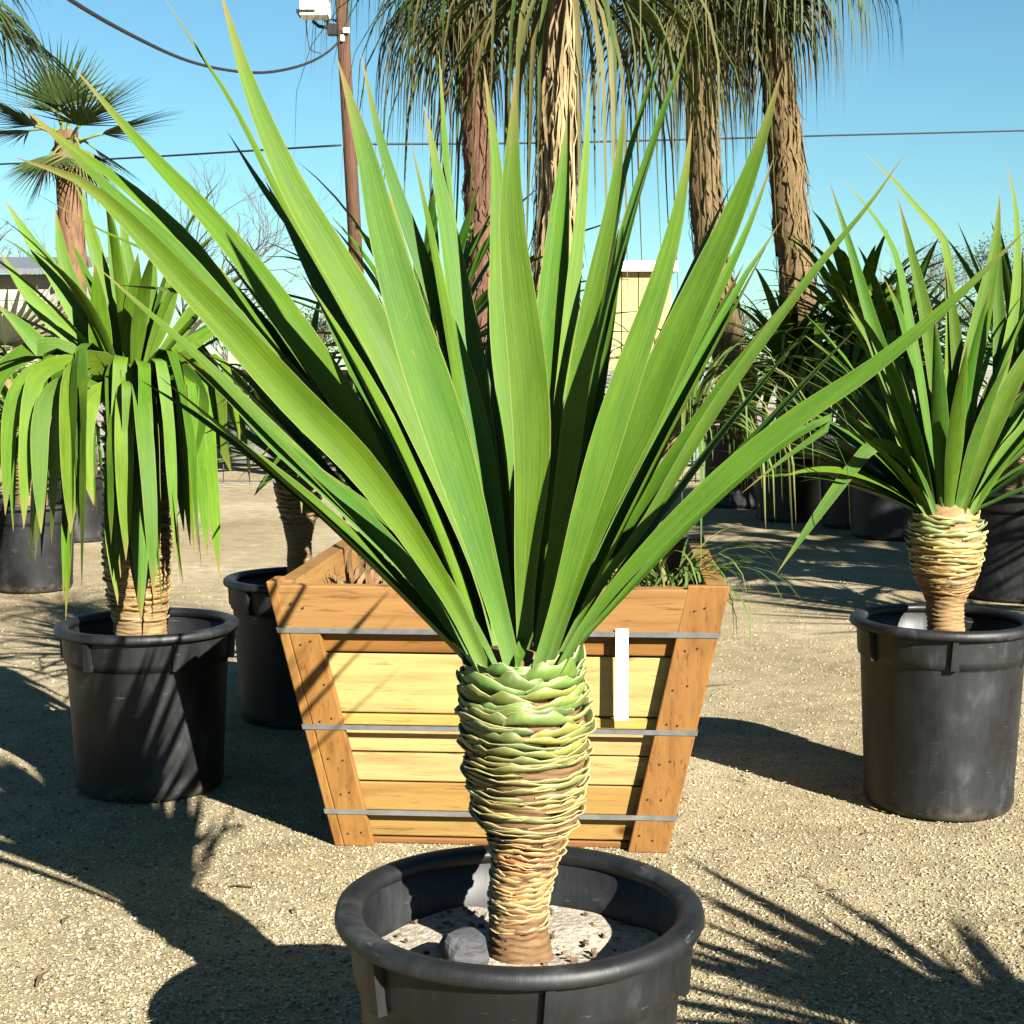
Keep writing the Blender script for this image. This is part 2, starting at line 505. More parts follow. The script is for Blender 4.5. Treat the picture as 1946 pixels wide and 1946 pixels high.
# straw litter lying on the ground
mb = MB()
for i in range(5200):
    y = 1 / random.uniform(1 / 8.0, 1 / 2.6); x = random.uniform(-0.4, 0.4) * y
    if x < 0 and random.random() < 0.6: continue
    a = random.uniform(0, PI); Ls = random.uniform(0.010, 0.034); w = random.uniform(0.0008, 0.0016)
    dx, dy = math.cos(a) * Ls, math.sin(a) * Ls; nx, ny = -math.sin(a) * w, math.cos(a) * w
    z0 = random.uniform(0.003, 0.007); z1 = random.uniform(0.004, 0.016)
    mb.add([(x - nx, y - ny, z0), (x + nx, y + ny, z0), (x + dx, y + dy, z1), (x + nx * 0, y, z0 + 0.002)], [(0, 1, 2), (0, 2, 3), (1, 3, 2)])
tag(mb.build('straw', mat_simple('dry_straw', (0.52, 0.42, 0.22), 0.8, 0, 3, 0.5), smooth=False), 'dry straw bits scattered on the gravel', 'straw', kind='stuff')

# dry leaf strips dropped on the gravel
fl = []
for i, (px, py) in enumerate(((52, 1470), (300, 1530), (480, 1690), (120, 1760), (1420, 1490), (1560, 1700), (1700, 1820), (1480, 1300), (390, 1640), (1640, 1590), (560, 1740), (70, 1880))):
    g_ = G(px, py); a = random.uniform(0, PI); Ls = random.uniform(0.03, 0.09)
    mb = MB(); dv = Vector((math.cos(a), math.sin(a), 0))
    leaf_into(mb, [Vector((0, 0, 0.006)), dv * Ls * 0.5 + Vector((0, 0, 0.010)), dv * Ls + Vector((0.006, 0.004, 0.006))], random.uniform(0.006, 0.014), Z, n=5, fine=False, fold=0.5, thick=0.0015)
    o = mb.build('fallen_leaf', M_strap); o.location = (g_.x, g_.y, 0.001); col(o, (0.36 * random.uniform(.5, 1), 0.25 * random.uniform(.6, 1), 0.11))
    tag(o, 'short dry tan leaf strip dropped on the gravel', 'dry leaf', 'dry leaf strips on the gravel')

# ------------------------------------------------------------------ nursery pot
def make_pot(loc, r, h, label, soil_depth=0.09, soil=None, body=0.885, bot=0.80, seg=56, group=None, rot=0.0, detail=True):
    root = thing('nursery_pot', label, 'pot', loc, group)
    root.rotation_euler[2] = rot
    sd = random.uniform(0, 50)
    wob = lambda a, z, i: 0.006 * math.sin(2 * a + sd) + 0.003 * math.sin(5 * a + sd * 2 + z * 6)
    rb, rl = r * bot, r * body
    band = h - 0.115
    prof = [(0.02, 0.004), (rb * 0.9, 0.004), (rb * 0.97, 0.008), (rb * 1.01, 0.03), (rb * 1.005, 0.05)]
    for k in range(1, 9):
        t = k / 8; prof.append((rb + (rl - 0.004 - rb) * t, 0.05 + (band - 0.012 - 0.05) * t))
    prof += [(rl - 0.003, band - 0.004), (rl + 0.005, band), (rl + 0.007, band + 0.02), (rl + 0.010, h - 0.03), (rl + 0.012, h - 0.012),
             (rl - 0.004, h - 0.014), (rl - 0.006, band), (rl - 0.012, band - 0.02), (rb * 0.9 + (rl - rb * 0.9) * 0.5, h * 0.5), (rb * 0.95, 0.03), (0.02, 0.012)]
    mb = MB(); mb.lathe(prof, seg, wob=wob)
    mb.build('pot_body', M_pot, root)
    # rolled rim
    mb = MB()
    lip = []
    rc, zc, ra, rbz = r - 0.021, h - 0.012, 0.021, 0.0125
    for k in range(12):
        a = 2 * PI * k / 12
        lip.append((rc + ra * math.cos(a) * (1.0 if math.cos(a) > 0 else 1.25), zc + rbz * math.sin(a) + (0.004 if math.sin(a) > 0 else -0.004)))
    mb.lathe(lip, seg, wob=wob, close=True)
    mb.build('rim', M_pot, root)
    if detail:
        for k in range(6):
            a = k * PI / 3 + 0.93
            M = Matrix.Rotation(a, 4, 'Z')
            mb = MB()
            b = [M @ Vector((rl + x, y, z)) for x, y, z in ((-0.004, -0.016, band - 0.002), (0.020, -0.013, band - 0.002), (0.020, 0.013, band - 0.002), (-0.004, 0.016, band - 0.002))]
            t = [M @ Vector((rl + x, y, z)) for x, y, z in ((0.004, -0.010, h - 0.028), (0.026, -0.008, h - 0.028), (0.026, 0.008, h - 0.028), (0.004, 0.010, h - 0.028))]
            mb.hexa(b, t); mb.build('rib', M_pot, root, smooth=False)
    # growing medium
    mb = MB(); zs = h - soil_depth; nr = 9; ns = 40
    vs = [(0, 0, zs + 0.012)]; fs = []
    for i in range(1, nr + 1):
        rr = (rl - 0.012) * i / nr
        for k in range(ns):
            a = 2 * PI * k / ns
            x, y = rr * math.cos(a), rr * math.sin(a)
            vs.append((x, y, zs + 0.014 * noise.noise(Vector((x * 9 + sd, y * 9, 0))) + 0.012 * (1 - i / nr)))
    for k in range(ns): fs.append((0, 1 + k, 1 + (k + 1) % ns))
    for i in range(nr - 1):
        for k in range(ns):
            a = 1 + i * ns + k; b = 1 + i * ns + (k + 1) % ns
            fs.append((a, a + ns, b + ns, b))
    mb.add(vs, fs)
    mb.build('soil', soil or M_soil, root)
    return root

# ------------------------------------------------------------------ trunk with leaf-scar scales
def interp(tab, z):
    if z <= tab[0][0]: return tab[0][1:]
    for a, b in zip(tab, tab[1:]):
        if z <= b[0]:
            t = (z - a[0]) / (b[0] - a[0])
            return tuple(a[i] + (b[i] - a[i]) * t for i in range(1, len(a)))
    return tab[-1][1:]

def make_trunk(root, tab, ztop, bark, rings=True, seg=40, name='trunk'):
    """tab: rows of (z, radius, cx, cy) relative to the root."""
    mb = MB(); prof = []
    z = tab[0][0]; rows = []
    i = 0
    while z <= ztop + 1e-6:
        r, cx, cy = interp(tab, z)
        rows.append((z, r, cx, cy))
        z += 0.0034
    vs = []; fs = []; ph = random.uniform(0, 9)
    for j, (z, r, cx, cy) in enumerate(rows):
        for k in range(seg):
            a = 2 * PI * k / seg
            ca, sa = math.cos(a), math.sin(a)
            n1 = noise.noise(Vector((ca * 1.5, sa * 1.5, z * 26 + ph)))
            ring = (z + 0.015 * n1 + 0.004 * math.sin(2 * a + ph)) / 0.0135
            fr = ring - math.floor(ring)
            kk = random.Random(int(math.floor(ring)) * 7 + int(ph * 100)).uniform(0.5, 1.3)
            saw = (fr ** 0.7 - 0.5) if fr < 0.86 else (0.4 - (fr - 0.86) / 0.14 * 0.9)
            rr = r * (1 + 0.035 * noise.noise(Vector((ca * 2.5, sa * 2.5, z * 20)))) + 0.0085 * saw * kk * (1 if rings else 0.2)
            vs.append((cx + rr * ca, cy + rr * sa, z))
    for j in range(len(rows) - 1):
        for k in range(seg):
            fs.append((j * seg + k, j * seg + (k + 1) % seg, (j + 1) * seg + (k + 1) % seg, (j + 1) * seg + k))
    fs.append(tuple((len(rows) - 1) * seg + k for k in range(seg)))
    mb.add(vs, fs)
    o = mb.build(name, M_bark, root); col(o, bark)
    root['trunk_name'] = o.name
    return o

def put_scales(root, tab, z0, z1, rows, per, colours, size=(0.010, 0.026), out=(0.005, 0.011), seg=9):
    """overlapping leaf scars: each a thin wavy band hugging the trunk, its cut upper edge standing off."""
    trunk = bpy.data.objects[root['trunk_name']]
    ph = random.uniform(0, 50)
    for j in range(rows):
        u = j / max(1, rows - 1)
        zr = z0 + (z1 - z0) * u
        a_off = random.uniform(0, 2 * PI)
        h = size[0] + (size[1] - size[0]) * u ** 2.6
        ou = out[0] + (out[1] - out[0]) * u ** 2.0
        for q in range(per):
            span = 2 * PI / per * random.uniform(1.15, 1.75)
            ac = a_off + 2 * PI * (q + random.uniform(-0.25, 0.25)) / per
            hh = h * random.uniform(0.75, 1.3); oo = ou * random.uniform(0.6, 1.5)
            zc = zr + random.uniform(-0.6, 0.6) * (z1 - z0) / rows
            tl = random.uniform(-0.012, 0.012); f1 = random.uniform(2.5, 5.0); p1 = random.uniform(0, 6)
            fl = random.uniform(0.0, 0.006)
            vs = []; m = len(range(seg + 1))
            for i in range(seg + 1):
                t = i / seg; a = ac + span * (t - 0.5)
                e = math.sin(PI * (0.04 + 0.92 * t)) ** 0.55
                wv = 0.004 * noise.noise(Vector((math.cos(a) * 1.6, math.sin(a) * 1.6, zc * 25 + ph))) + tl * (t - 0.5)
                rag = 0.22 * hh * math.sin(f1 * t * 4 + p1) + 0.12 * hh * random.uniform(-1, 1)
                zb = zc + wv
                r, cx, cy = interp(tab, zb)
                lip = r + oo * e + fl * math.sin(PI * t) * e
                top = zb + (hh + rag) * e
                for rr, zz in ((r - 0.003, zb - 0.35 * hh), (r + oo * e * 0.62 + 0.0005, zb + 0.35 * hh * e), (lip, top), (lip - 0.0022 - 0.0006 * e, top + 0.0004), (r - 0.003, zb + 0.25 * hh)):
                    vs.append((cx + rr * math.cos(a), cy + rr * math.sin(a), zz))
            mm = MB(); mm.v = vs
            for i in range(seg):
                A = i * 5; B = A + 5
                for k in range(5):
                    k2 = (k + 1) % 5
                    mm.f.append([A + k, B + k, B + k2, A + k2]); mm.m.append(1 if k == 2 else 0)
            mm.f += [[4, 3, 2, 1, 0], [seg * 5 + k for k in range(5)]]; mm.m += [0, 0]
            mm.uv = [[(0, 0)] * len(f) for f in mm.f]
            o = mm.build('leaf_scar', [M_scale, M_cut], trunk)
            for (ua, ca), (ub, cb) in zip(colours, colours[1:]):
                if ua <= u <= ub:
                    t = (u - ua) / (ub - ua); cc = [ca[i] + (cb[i] - ca[i]) * t for i in range(3)]
            v = random.uniform(0.5, 1.2); hu = random.uniform(-0.25, 0.25)
            col(o, (cc[0] * v * (1 + hu), cc[1] * v, cc[2] * v * (1 - hu)))

# ------------------------------------------------------------------ main plant
Y0 = 2.46
POT_R, POT_H = 0.316, 0.545
pc = P(986, 1727, Y0); POT_H = pc.z + 0.012
main_pot = make_pot((pc.x, Y0, 0), POT_R, POT_H, 'big black plastic nursery pot with pale sand around one scaly trunk', 0.105, M_sand, seg=72, rot=-0.25)
root = thing('spiky_plant', 'large green sword-leaved plant with scaly bulging trunk in front of the wooden box', 'plant', (pc.x, Y0, 0))
K = 1946 / 1932.0
zs = POT_H - 0.135
tab = []
for y, cx, hw in ((1850, 989, 66), (1816, 989, 62), (1775, 986, 56), (1738, 985, 54), (1671, 992, 59), (1625, 1000, 61), (1590, 1003, 67),
                  (1556, 1003, 95), (1520, 1001, 103), (1470, 1001, 109), (1435, 1000, 112), (1368, 997, 113), (1318, 995, 107), (1285, 992, 100), (1255, 990, 86), (1225, 990, 60)):
    q = P(cx, y, Y0)
    tab.append((q.z, px2m(hw, Y0 * 1.0) * 1.0, q.x - pc.x, 0.0))
tab.sort()
tab[0] = (zs - 0.02, tab[0][1] * 1.05, tab[0][2], 0)
tab.sort()
ZTOP = tab[-1][0]
make_trunk(root, tab, ZTOP, (0.22, 0.125, 0.055), seg=64)
zneck = P(1000, 1628, Y0).z; ztopsc = P(990, 1268, Y0).z
put_scales(root, tab, zneck, ztopsc, 32, 6,
           [(0, (0.46, 0.19, 0.07)), (0.12, (0.44, 0.25, 0.08)), (0.3, (0.33, 0.26, 0.07)), (0.6, (0.25, 0.25, 0.055)), (0.85, (0.19, 0.27, 0.05)), (1.0, (0.14, 0.27, 0.045))],
           size=(0.009, 0.033), out=(0.009, 0.017), seg=11)
put_scales(root, tab, P(985, 1762, Y0).z, P(985, 1632, Y0).z, 15, 6, [(0, (0.36, 0.21, 0.09)), (0.4, (0.52, 0.31, 0.12)), (0.8, (0.55, 0.29, 0.10)), (1.0, (0.50, 0.20, 0.07))],
           size=(0.0085, 0.011), out=(0.0022, 0.0042), seg=11)
ZC = P(988, 1262, Y0).z        # where leaves leave the trunk
BASE = Vector((P(988, 1250, Y0).x, Y0, 0))

def traced(parent, spec, Yb, colr=None, k=K, n=14, fine=True, mat=None, ramp_=1.0, pw=1.7, base=None, wmul=1.0):
    """spec: (width px, depth offset of the tip in metres, roll, fold, [(x, y), ...]) from the base to the tip."""
    w, dt, roll, fold, pts = spec[:5]
    db = spec[5] if len(spec) > 5 else 0.0
    tw = spec[6] if len(spec) > 6 else 0.0
    L = [0]
    for a, b in zip(pts, pts[1:]): L.append(L[-1] + math.hypot(a[0] - b[0], a[1] - b[1]))
    P3 = []
    for (x, y), l in zip(pts, L):
        t = l / L[-1]
        P3.append(P(x * k, y * k, Yb + db * (1 - t) + dt * t ** ramp_))
    hint = CAM - P3[0]
    return leaf(parent, P3, px2m(w * k * wmul, Yb + dt * 0.5), hint, colr or green(), mat, n=n, fine=fine, roll=roll, fold=fold, twist=tw, base=base or 0.40, peak=0.45, pw=pw)

MAIN = [
    # width, depth of tip, roll, fold, points base -> tip, depth of base
    (112, -0.10, 0.15, 0.22, [(968, 1262), (930, 1120), (890, 980), (835, 800), (775, 620), (722, 430), (690, 290), (637, 112)], -0.07),
    (58, 0.12, 0.3, 0.25, [(975, 1250), (945, 1050), (905, 820), (840, 610), (775, 440), (722, 280), (680, 100)], 0.02),
    (92, 0.28, 0.25, 0.3, [(950, 1250), (900, 1060), (800, 820), (700, 610), (600, 440), (540, 330), (470, 160), (412, -30)], 0.0),
    (40, 0.4, 0.9, 0.3, [(945, 1245), (850, 1000), (720, 740), (600, 520), (520, 360), (440, 200), (370, 90), (300, -20)], 0.05),
    (74, 0.34, 0.2, 0.3, [(930, 1248), (820, 1050), (650, 760), (500, 540), (380, 395), (300, 310), (215, 215), (140, 128)], 0.03),
    (62, 0.42, 0.3, 0.3, [(925, 1245), (800, 1040), (620, 800), (480, 640), (370, 480), (260, 370), (140, 280), (40, 200)], 0.05),
    (90, -0.25, -0.1, 0.28, [(915, 1262), (840, 1110), (700, 900), (560, 755), (430, 615), (330, 510), (235, 410), (150, 340), (30, 298)], -0.07),
    (62, 0.28, 0.4, 0.3, [(920, 1250), (800, 1060), (640, 850), (480, 650), (330, 470), (230, 380), (110, 265), (45, 205)], 0.03),
    (34, 0.38, 0.9, 0.3, [(915, 1250), (760, 1030), (560, 790), (420, 640), (300, 490), (200, 440), (70, 366)], 0.05),
    (46, 0.12, 0.7, 0.3, [(905, 1262), (800, 1110), (640, 940), (500, 800), (380, 680), (280, 590), (180, 500)], -0.01),
    (56, 0.1, 0.2, 0.28, [(905, 1262), (780, 1085), (640, 940), (520, 835), (430, 745), (330, 660)], -0.02),
    (40, 0.28, 0.2, 0.28, [(905, 1256), (760, 1060), (620, 900), (520, 770), (450, 700), (395, 672)], 0.03),
    (34, 0.34, -0.3, 0.3, [(915, 1256), (780, 1050), (640, 850), (520, 680), (400, 570), (330, 548), (220, 538)], 0.05),
    (40, 0.02, 0.6, 0.35, [(938, 1265), (905, 1200), (850, 1115), (790, 1035), (700, 960), (600, 880)], -0.08),
    (50, 0.36, 0.3, 0.3, [(950, 1248), (880, 1050), (760, 780), (650, 560), (560, 440), (500, 360), (430, 250)], 0.05),
    (98, -0.03, -0.05, 0.18, [(990, 1255), (992, 1080), (1004, 880), (998, 720), (975, 520), (965, 400), (968, 260), (972, 138)], -0.03),
    (60, 0.15, 0.2, 0.25, [(985, 1250), (982, 1050), (970, 850), (945, 640), (940, 450), (935, 300), (912, 118)], 0.03),
    (44, 0.32, 0.6, 0.25, [(980, 1245), (950, 1000), (910, 760), (870, 560), (848, 400), (838, 250), (828, 95)], 0.06),
    (46, 0.2, 0.3, 0.25, [(1000, 1250), (1030, 1000), (1060, 760), (1083, 520), (1098, 380), (1107, 260), (1112, 130)], 0.04),
    (58, -0.05, -0.1, 0.2, [(1008, 1258), (1040, 1080), (1068, 900), (1092, 720), (1118, 560), (1148, 420), (1168, 300), (1178, 165)], -0.02),
    (40, 0.2, -0.5, 0.25, [(1005, 1250), (1050, 1000), (1100, 780), (1150, 560), (1200, 370), (1250, 215), (1290, 100), (1306, 25)], 0.03),
    (40, 0.3, -0.9, 0.25, [(1000, 1248), (1050, 950), (1090, 750), (1130, 540), (1170, 360), (1220, 180), (1290, -20)], 0.05),
    (78, -0.18, -0.1, 0.22, [(1014, 1264), (1060, 1120), (1105, 960), (1150, 810), (1190, 690), (1235, 560), (1270, 440), (1292, 330), (1306, 228)], -0.09, 0.5),
    (88, -0.16, -0.15, 0.22, [(1030, 1262), (1085, 1090), (1150, 920), (1215, 780), (1275, 640), (1340, 500), (1390, 390), (1438, 260), (1476, 128)], -0.07),
    (40, 0.02, -0.2, 0.25, [(1030, 1255), (1110, 1040), (1200, 860), (1290, 680), (1360, 540), (1415, 420), (1462, 292)], 0),
    (40, 0.1, -0.25, 0.25, [(1035, 1255), (1140, 1040), (1220, 890), (1310, 700), (1400, 530), (1440, 470), (1474, 415)], 0.02),
    (54, -0.3, 0.0, 0.3, [(1052, 1268), (1110, 1170), (1210, 1050), (1350, 912), (1500, 790), (1650, 690), (1800, 565), (1945, 425)], -0.08, -0.2),
    (32, -0.05, -0.2, 0.3, [(1045, 1258), (1120, 1120), (1220, 985), (1330, 800), (1440, 640), (1545, 500), (1640, 385), (1712, 284)], -0.02),
    (32, 0.05, -0.6, 0.3, [(1050, 1262), (1170, 1130), (1330, 960), (1460, 850), (1560, 790), (1570, 800), (1480, 865), (1400, 930)], 0.0),
    (26, -0.02, 0.0, 0.3, [(975, 1262), (982, 1225), (988, 1195)], -0.1),
]
for s in MAIN:
    c = green(0.25 if s[0] > 80 else 0.0)
    s = list(s); s[3] = s[3] * 1.1; s[0] = s[0] * 0.74
    traced(root, s, Y0, c, n=24)

def proc_leaf(root, c0, az, el, L, w, colr, droop=0.3, bend=None, r0=0.0, n=12, fine=True, fold=0.25, mat=None, roll=0.0, name='leaf', **kw):
    """a leaf leaving c0 at azimuth az and elevation el; droop pulls it down along its length; bend = (t, angle) folds it."""
    rad = Vector((math.cos(az), math.sin(az), 0))
    p = Vector(c0) + rad * r0
    pts = [p.copy()]; m = 8; e = el
    for i in range(m):
        t = (i + 0.5) / m
        e = max(e - droop / m * (0.4 + 1.2 * t), -1.5)
        if bend and abs(t - bend[0]) < 0.5 / m + 1e-6: e = max(-1.5, e - bend[1])
        p = p + (rad * math.cos(e) + Z * math.sin(e)) * (L / m)
        pts.append(p.copy())
    hint = Z * math.cos(el) - rad * math.sin(el)
    mb = MB(); off = root.location
    leaf_into(mb, [q - off for q in pts], w, hint, n=n, fine=fine, fold=fold, roll=roll, **kw)
    return col(mb.build(name, mat or M_leaf, root), colr)

# the rest of the rosette: steep heart leaves and the leaves turned away from the lens
c0 = Vector((BASE.x, Y0, ZC - 0.02))
for i in range(78):
    az = i * 2.39996 + 0.3
    el = math.radians(86 - 42 * ((i + 3) / 81) ** 0.8)
    if math.sin(az) < 0.2: continue
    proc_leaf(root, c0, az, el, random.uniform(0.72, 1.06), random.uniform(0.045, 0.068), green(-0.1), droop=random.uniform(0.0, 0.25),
              r0=0.04 + 0.035 * (i / 78), roll=random.uniform(-0.3, 0.3), base=0.5)

for i in range(18):
    left = True
    az = random.uniform(1.6, 2.9) if left else random.uniform(0.15, 1.2)
    el = math.radians(random.uniform(44, 66) if left else random.uniform(52, 72))
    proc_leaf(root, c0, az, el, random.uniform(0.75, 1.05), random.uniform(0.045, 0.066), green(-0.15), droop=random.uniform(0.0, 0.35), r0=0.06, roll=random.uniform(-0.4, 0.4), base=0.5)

mb = MB()
for i in range(130):
    a = random.uniform(0, 2 * PI); rr = 0.255 * math.sqrt(random.random())
    x, y = rr * math.cos(a), rr * math.sin(a)
    if math.hypot(x, y) < 0.06: continue
    L_, w_, h_ = random.uniform(0.002, 0.011), random.uniform(0.0015, 0.005), random.uniform(0.001, 0.004)
    if random.random() < 0.85: L_ *= 0.6
    zz = POT_H - 0.105 + 0.012 * (1 - rr / 0.265) + 0.004
    mb.box((x, y, zz), (L_ * 2, w_ * 2, h_ * 2), Matrix.Rotation(random.uniform(0, PI), 3, 'Z') @ Matrix.Rotation(random.uniform(-0.5, 0.5), 3, 'X'))
tag(mb.build('bark_bits', mat_simple('bark_bits', (0.16, 0.10, 0.055), 0.9, 0, 40, 0.6), main_pot, smooth=False), kind='stuff')

# slate chunk lying in the sand beside the trunk
def stone(name, c, s, mat, label, cat='stone', seed=1, sub=3):
    import bmesh
    bm = bmesh.new(); bmesh.ops.create_icosphere(bm, subdivisions=sub, radius=1)
    for v in bm.verts:
        q = v.co.copy()
        k = 1 + 0.22 * noise.noise(q * 1.6 + Vector((seed * 3, 0, 0))) + 0.08 * noise.noise(q * 5 + Vector((seed, 0, 0)))
        q = q * k
        q = Vector((max(-0.82, min(0.8, q.x)), max(-0.8, min(0.85, q.y)), max(-0.8, min(0.78, q.z))))
        v.co = Vector((q.x * s[0], q.y * s[1], q.z * s[2]))
    me = bpy.data.meshes.new(name); bm.to_mesh(me); bm.free(); me.materials.append(mat)
    o = link(name, me); o.location = c
    return tag(o, label, cat)
q = P(880, 1795, Y0 - 0.06)
stone('stone', (q.x, Y0 - 0.05, POT_H - 0.105 + 0.034), (0.048, 0.042, 0.045), M_rock, 'dark slate-like stone lying on the sand beside the scaly trunk', seed=4).rotation_euler = (0.1, 0.15, 0.5)

# ------------------------------------------------------------------ wooden planter box
bl, br_ = G(642, 1604), G(1288, 1610)
CB = (bl + br_) / 2 + Vector((-0.018, 0, 0))
RZ = math.radians(-4.0)
HB, HT, BH, PW = 0.452, 0.606, 0.795, 0.080
ctr = Vector((CB.x + math.sin(-RZ) * HB, CB.y + math.cos(RZ) * HB, 0)) 
box = thing('planter_box', 'square flared wooden planter box with three steel straps', 'planter', ctr)
box.rotation_euler[2] = RZ
def half(v): return HB + (HT - HB) * v / BH
def yz(py):                                 # photo row on the front face -> height on the box
    lo, hi = 0.0, BH
    for _ in range(30):
        m = (lo + hi) / 2
        Yf = CB.y - (half(m) - HB)
        r = ray(960, py); z = CAM_H + r.z * Yf / r.y
        if z > m: lo = m
        else: hi = m
    return (lo + hi) / 2
def on_face(side, u, v, n):                 # side 0 is the front
    p = Vector((u, -(half(v) + n), v))
    return Matrix.Rotation(side * PI / 2, 3, 'Z') @ p
def board(side, v0, v1, n0, n1, colr, m0=0.0, m1=0.0, name='board', u0=None, u1=None):
    mb = MB()
    def U(v, s): return s * (half(v) - (m0 if s < 0 else m1)) 
    j = lambda: random.uniform(-0.0015, 0.0015)
    b = [on_face(side, U(v0, -1), v0, n0 + j()), on_face(side, U(v0, -1), v0, n1 + j()), on_face(side, U(v0, 1), v0 + j(), n1 + j()), on_face(side, U(v0, 1), v0, n0)]
    t = [on_face(side, U(v1, -1), v1 + j(), n0), on_face(side, U(v1, -1), v1, n1 + j()), on_face(side, U(v1, 1), v1 + j(), n1 + j()), on_face(side, U(v1, 1), v1, n0)]
    b = [b[0], b[3], b[2], b[1]]; t = [t[0], t[3], t[2], t[1]]
    mb.hexa(b, t)
    o = mb.build(name, M_woodH, box, smooth=False)
    bv = o.modifiers.new('bevel', 'BEVEL'); bv.width = 0.004; bv.segments = 2
    return col(o, colr)
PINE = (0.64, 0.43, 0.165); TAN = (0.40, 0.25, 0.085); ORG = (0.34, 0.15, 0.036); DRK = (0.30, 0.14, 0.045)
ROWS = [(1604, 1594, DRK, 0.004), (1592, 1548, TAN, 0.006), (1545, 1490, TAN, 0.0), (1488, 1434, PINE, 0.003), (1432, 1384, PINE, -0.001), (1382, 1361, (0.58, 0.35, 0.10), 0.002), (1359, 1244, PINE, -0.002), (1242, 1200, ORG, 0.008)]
for side in range(4):
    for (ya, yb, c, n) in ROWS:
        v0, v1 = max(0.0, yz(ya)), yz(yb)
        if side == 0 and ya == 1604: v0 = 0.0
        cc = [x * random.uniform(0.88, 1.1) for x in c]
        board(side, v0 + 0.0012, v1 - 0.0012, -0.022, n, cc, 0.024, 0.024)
    v0 = yz(1197)
    c = [x * random.uniform(0.9, 1.08) for x in (0.37, 0.185, 0.065)]
    board(side, v0, BH, -0.022, 0.036, c, -0.034 if side != 0 else -0.034, PW - 0.004, name='rim_board')
    # corner posts on the face
    for s in (-1, 1):
        mb = MB()
        vt = v0 - 0.003 if s < 0 else BH + 0.012
        n0, n1 = 0.0085, 0.037
        def U(v, e): return s * (half(v) + (0.036 if e else -PW)) if s > 0 else s * (half(v) + (0.0085 if e else -PW))
        bq = [on_face(side, U(0.0, 0), 0.0, n0), on_face(side, U(0.0, 1), 0.0, n0), on_face(side, U(0.0, 1), 0.0, n1), on_face(side, U(0.0, 0), 0.0, n1)]
        tq = [on_face(side, U(vt, 0), vt, n0), on_face(side, U(vt, 1), vt, n0), on_face(side, U(vt, 1), vt, n1), on_face(side, U(vt, 0), vt, n1)]
        mb.hexa(bq, tq)
        o = mb.build('corner_post', M_woodV, box, smooth=False)
        bv = o.modifiers.new('bevel', 'BEVEL'); bv.width = 0.004; bv.segments = 2
        col(o, [x * random.uniform(0.9, 1.1) for x in (0.33, 0.165, 0.046)])
for py in (1198, 1381, 1541):
    v = yz(py); hh = 0.0075; n = 0.040
    mb = MB()
    pts = []
    for side in range(4):
        for u in (-(half(v) + n), ):
            pts.append((side, u))
    vs = []
    for z, nn in ((v - hh, 0), (v + hh, 0)):
        for side in range(4):
            h = half(z) + n
            vs.append(Matrix.Rotation(side * PI / 2, 3, 'Z') @ Vector((-h, -h, z)))
    for z, nn in ((v - hh, 0), (v + hh, 0)):
        for side in range(4):
            h = half(z) + n - 0.0012
            vs.append(Matrix.Rotation(side * PI / 2, 3, 'Z') @ Vector((-h, -h, z)))
    fs = []
    for k in range(4):
        k2 = (k + 1) % 4
        fs += [(k, k2, 4 + k2, 4 + k), (8 + k2, 8 + k, 12 + k, 12 + k2), (4 + k, 4 + k2, 12 + k2, 12 + k), (k2, k, 8 + k, 8 + k2)]
    mb.add(vs, fs)
    mb.build('strap', M_strapmetal, box, smooth=False)
# nail heads where boards meet the posts
mb = MB()
for side in range(4):
    for sgn in (-1, 1):
        for k in range(7):
            v = 0.05 + k * 0.115
            for du in (0.02, 0.055):
                u = sgn * (half(v) - PW * 0.9 + du + random.uniform(-0.006, 0.006))
                p = on_face(side, u, v + random.uniform(-0.01, 0.01), 0.0375)
                nrm = Matrix.Rotation(side * PI / 2, 3, 'Z') @ Vector((0, -1, 0))
                mb.tube([p - nrm * 0.004, p + nrm * 0.0012], 0.0032, 6)
tag(mb.build('nails', M_darkmetal, box, smooth=False), kind='stuff')
# soil bed in the box
mb = MB(); zsb = BH - 0.10; n = 22; hs = half(zsb) - 0.024
vs = []
for i in range(n + 1):
    for j in range(n + 1):
        x = -hs + 2 * hs * i / n; y = -hs + 2 * hs * j / n
        vs.append((x, y, zsb + 0.02 * noise.noise(Vector((x * 7, y * 7, 2)))))
mb.add(vs, [(i * (n + 1) + j, (i + 1) * (n + 1) + j, (i + 1) * (n + 1) + j + 1, i * (n + 1) + j + 1) for i in range(n) for j in range(n)])
mb.build('soil', M_soil, box)
# paper tag hung from the top strap
mb = MB()
RM = Matrix.Rotation(RZ, 3, 'Z')
def bw(side, u, v, n_): return ctr + RM @ on_face(side, u, v, n_)
va, vb = yz(1358), yz(1187)
uc = (1190 - 973) / F_PX * 4.25 - ctr.x + 0.02
b = [bw(0, uc - 0.0195, va, 0.0425), bw(0, uc + 0.0195, va, 0.0425), bw(0, uc + 0.0195, va, 0.0442), bw(0, uc - 0.0195, va, 0.0442)]
t = [bw(0, uc - 0.017, vb, 0.0425), bw(0, uc + 0.017, vb, 0.0425), bw(0, uc + 0.017, vb, 0.0442), bw(0, uc - 0.017, vb, 0.0442)]
mb.hexa(b, t)
tag(mb.build('plant_tag', M_white, smooth=False), 'blank white plastic tag hanging from the top strap of the wooden box', 'tag')

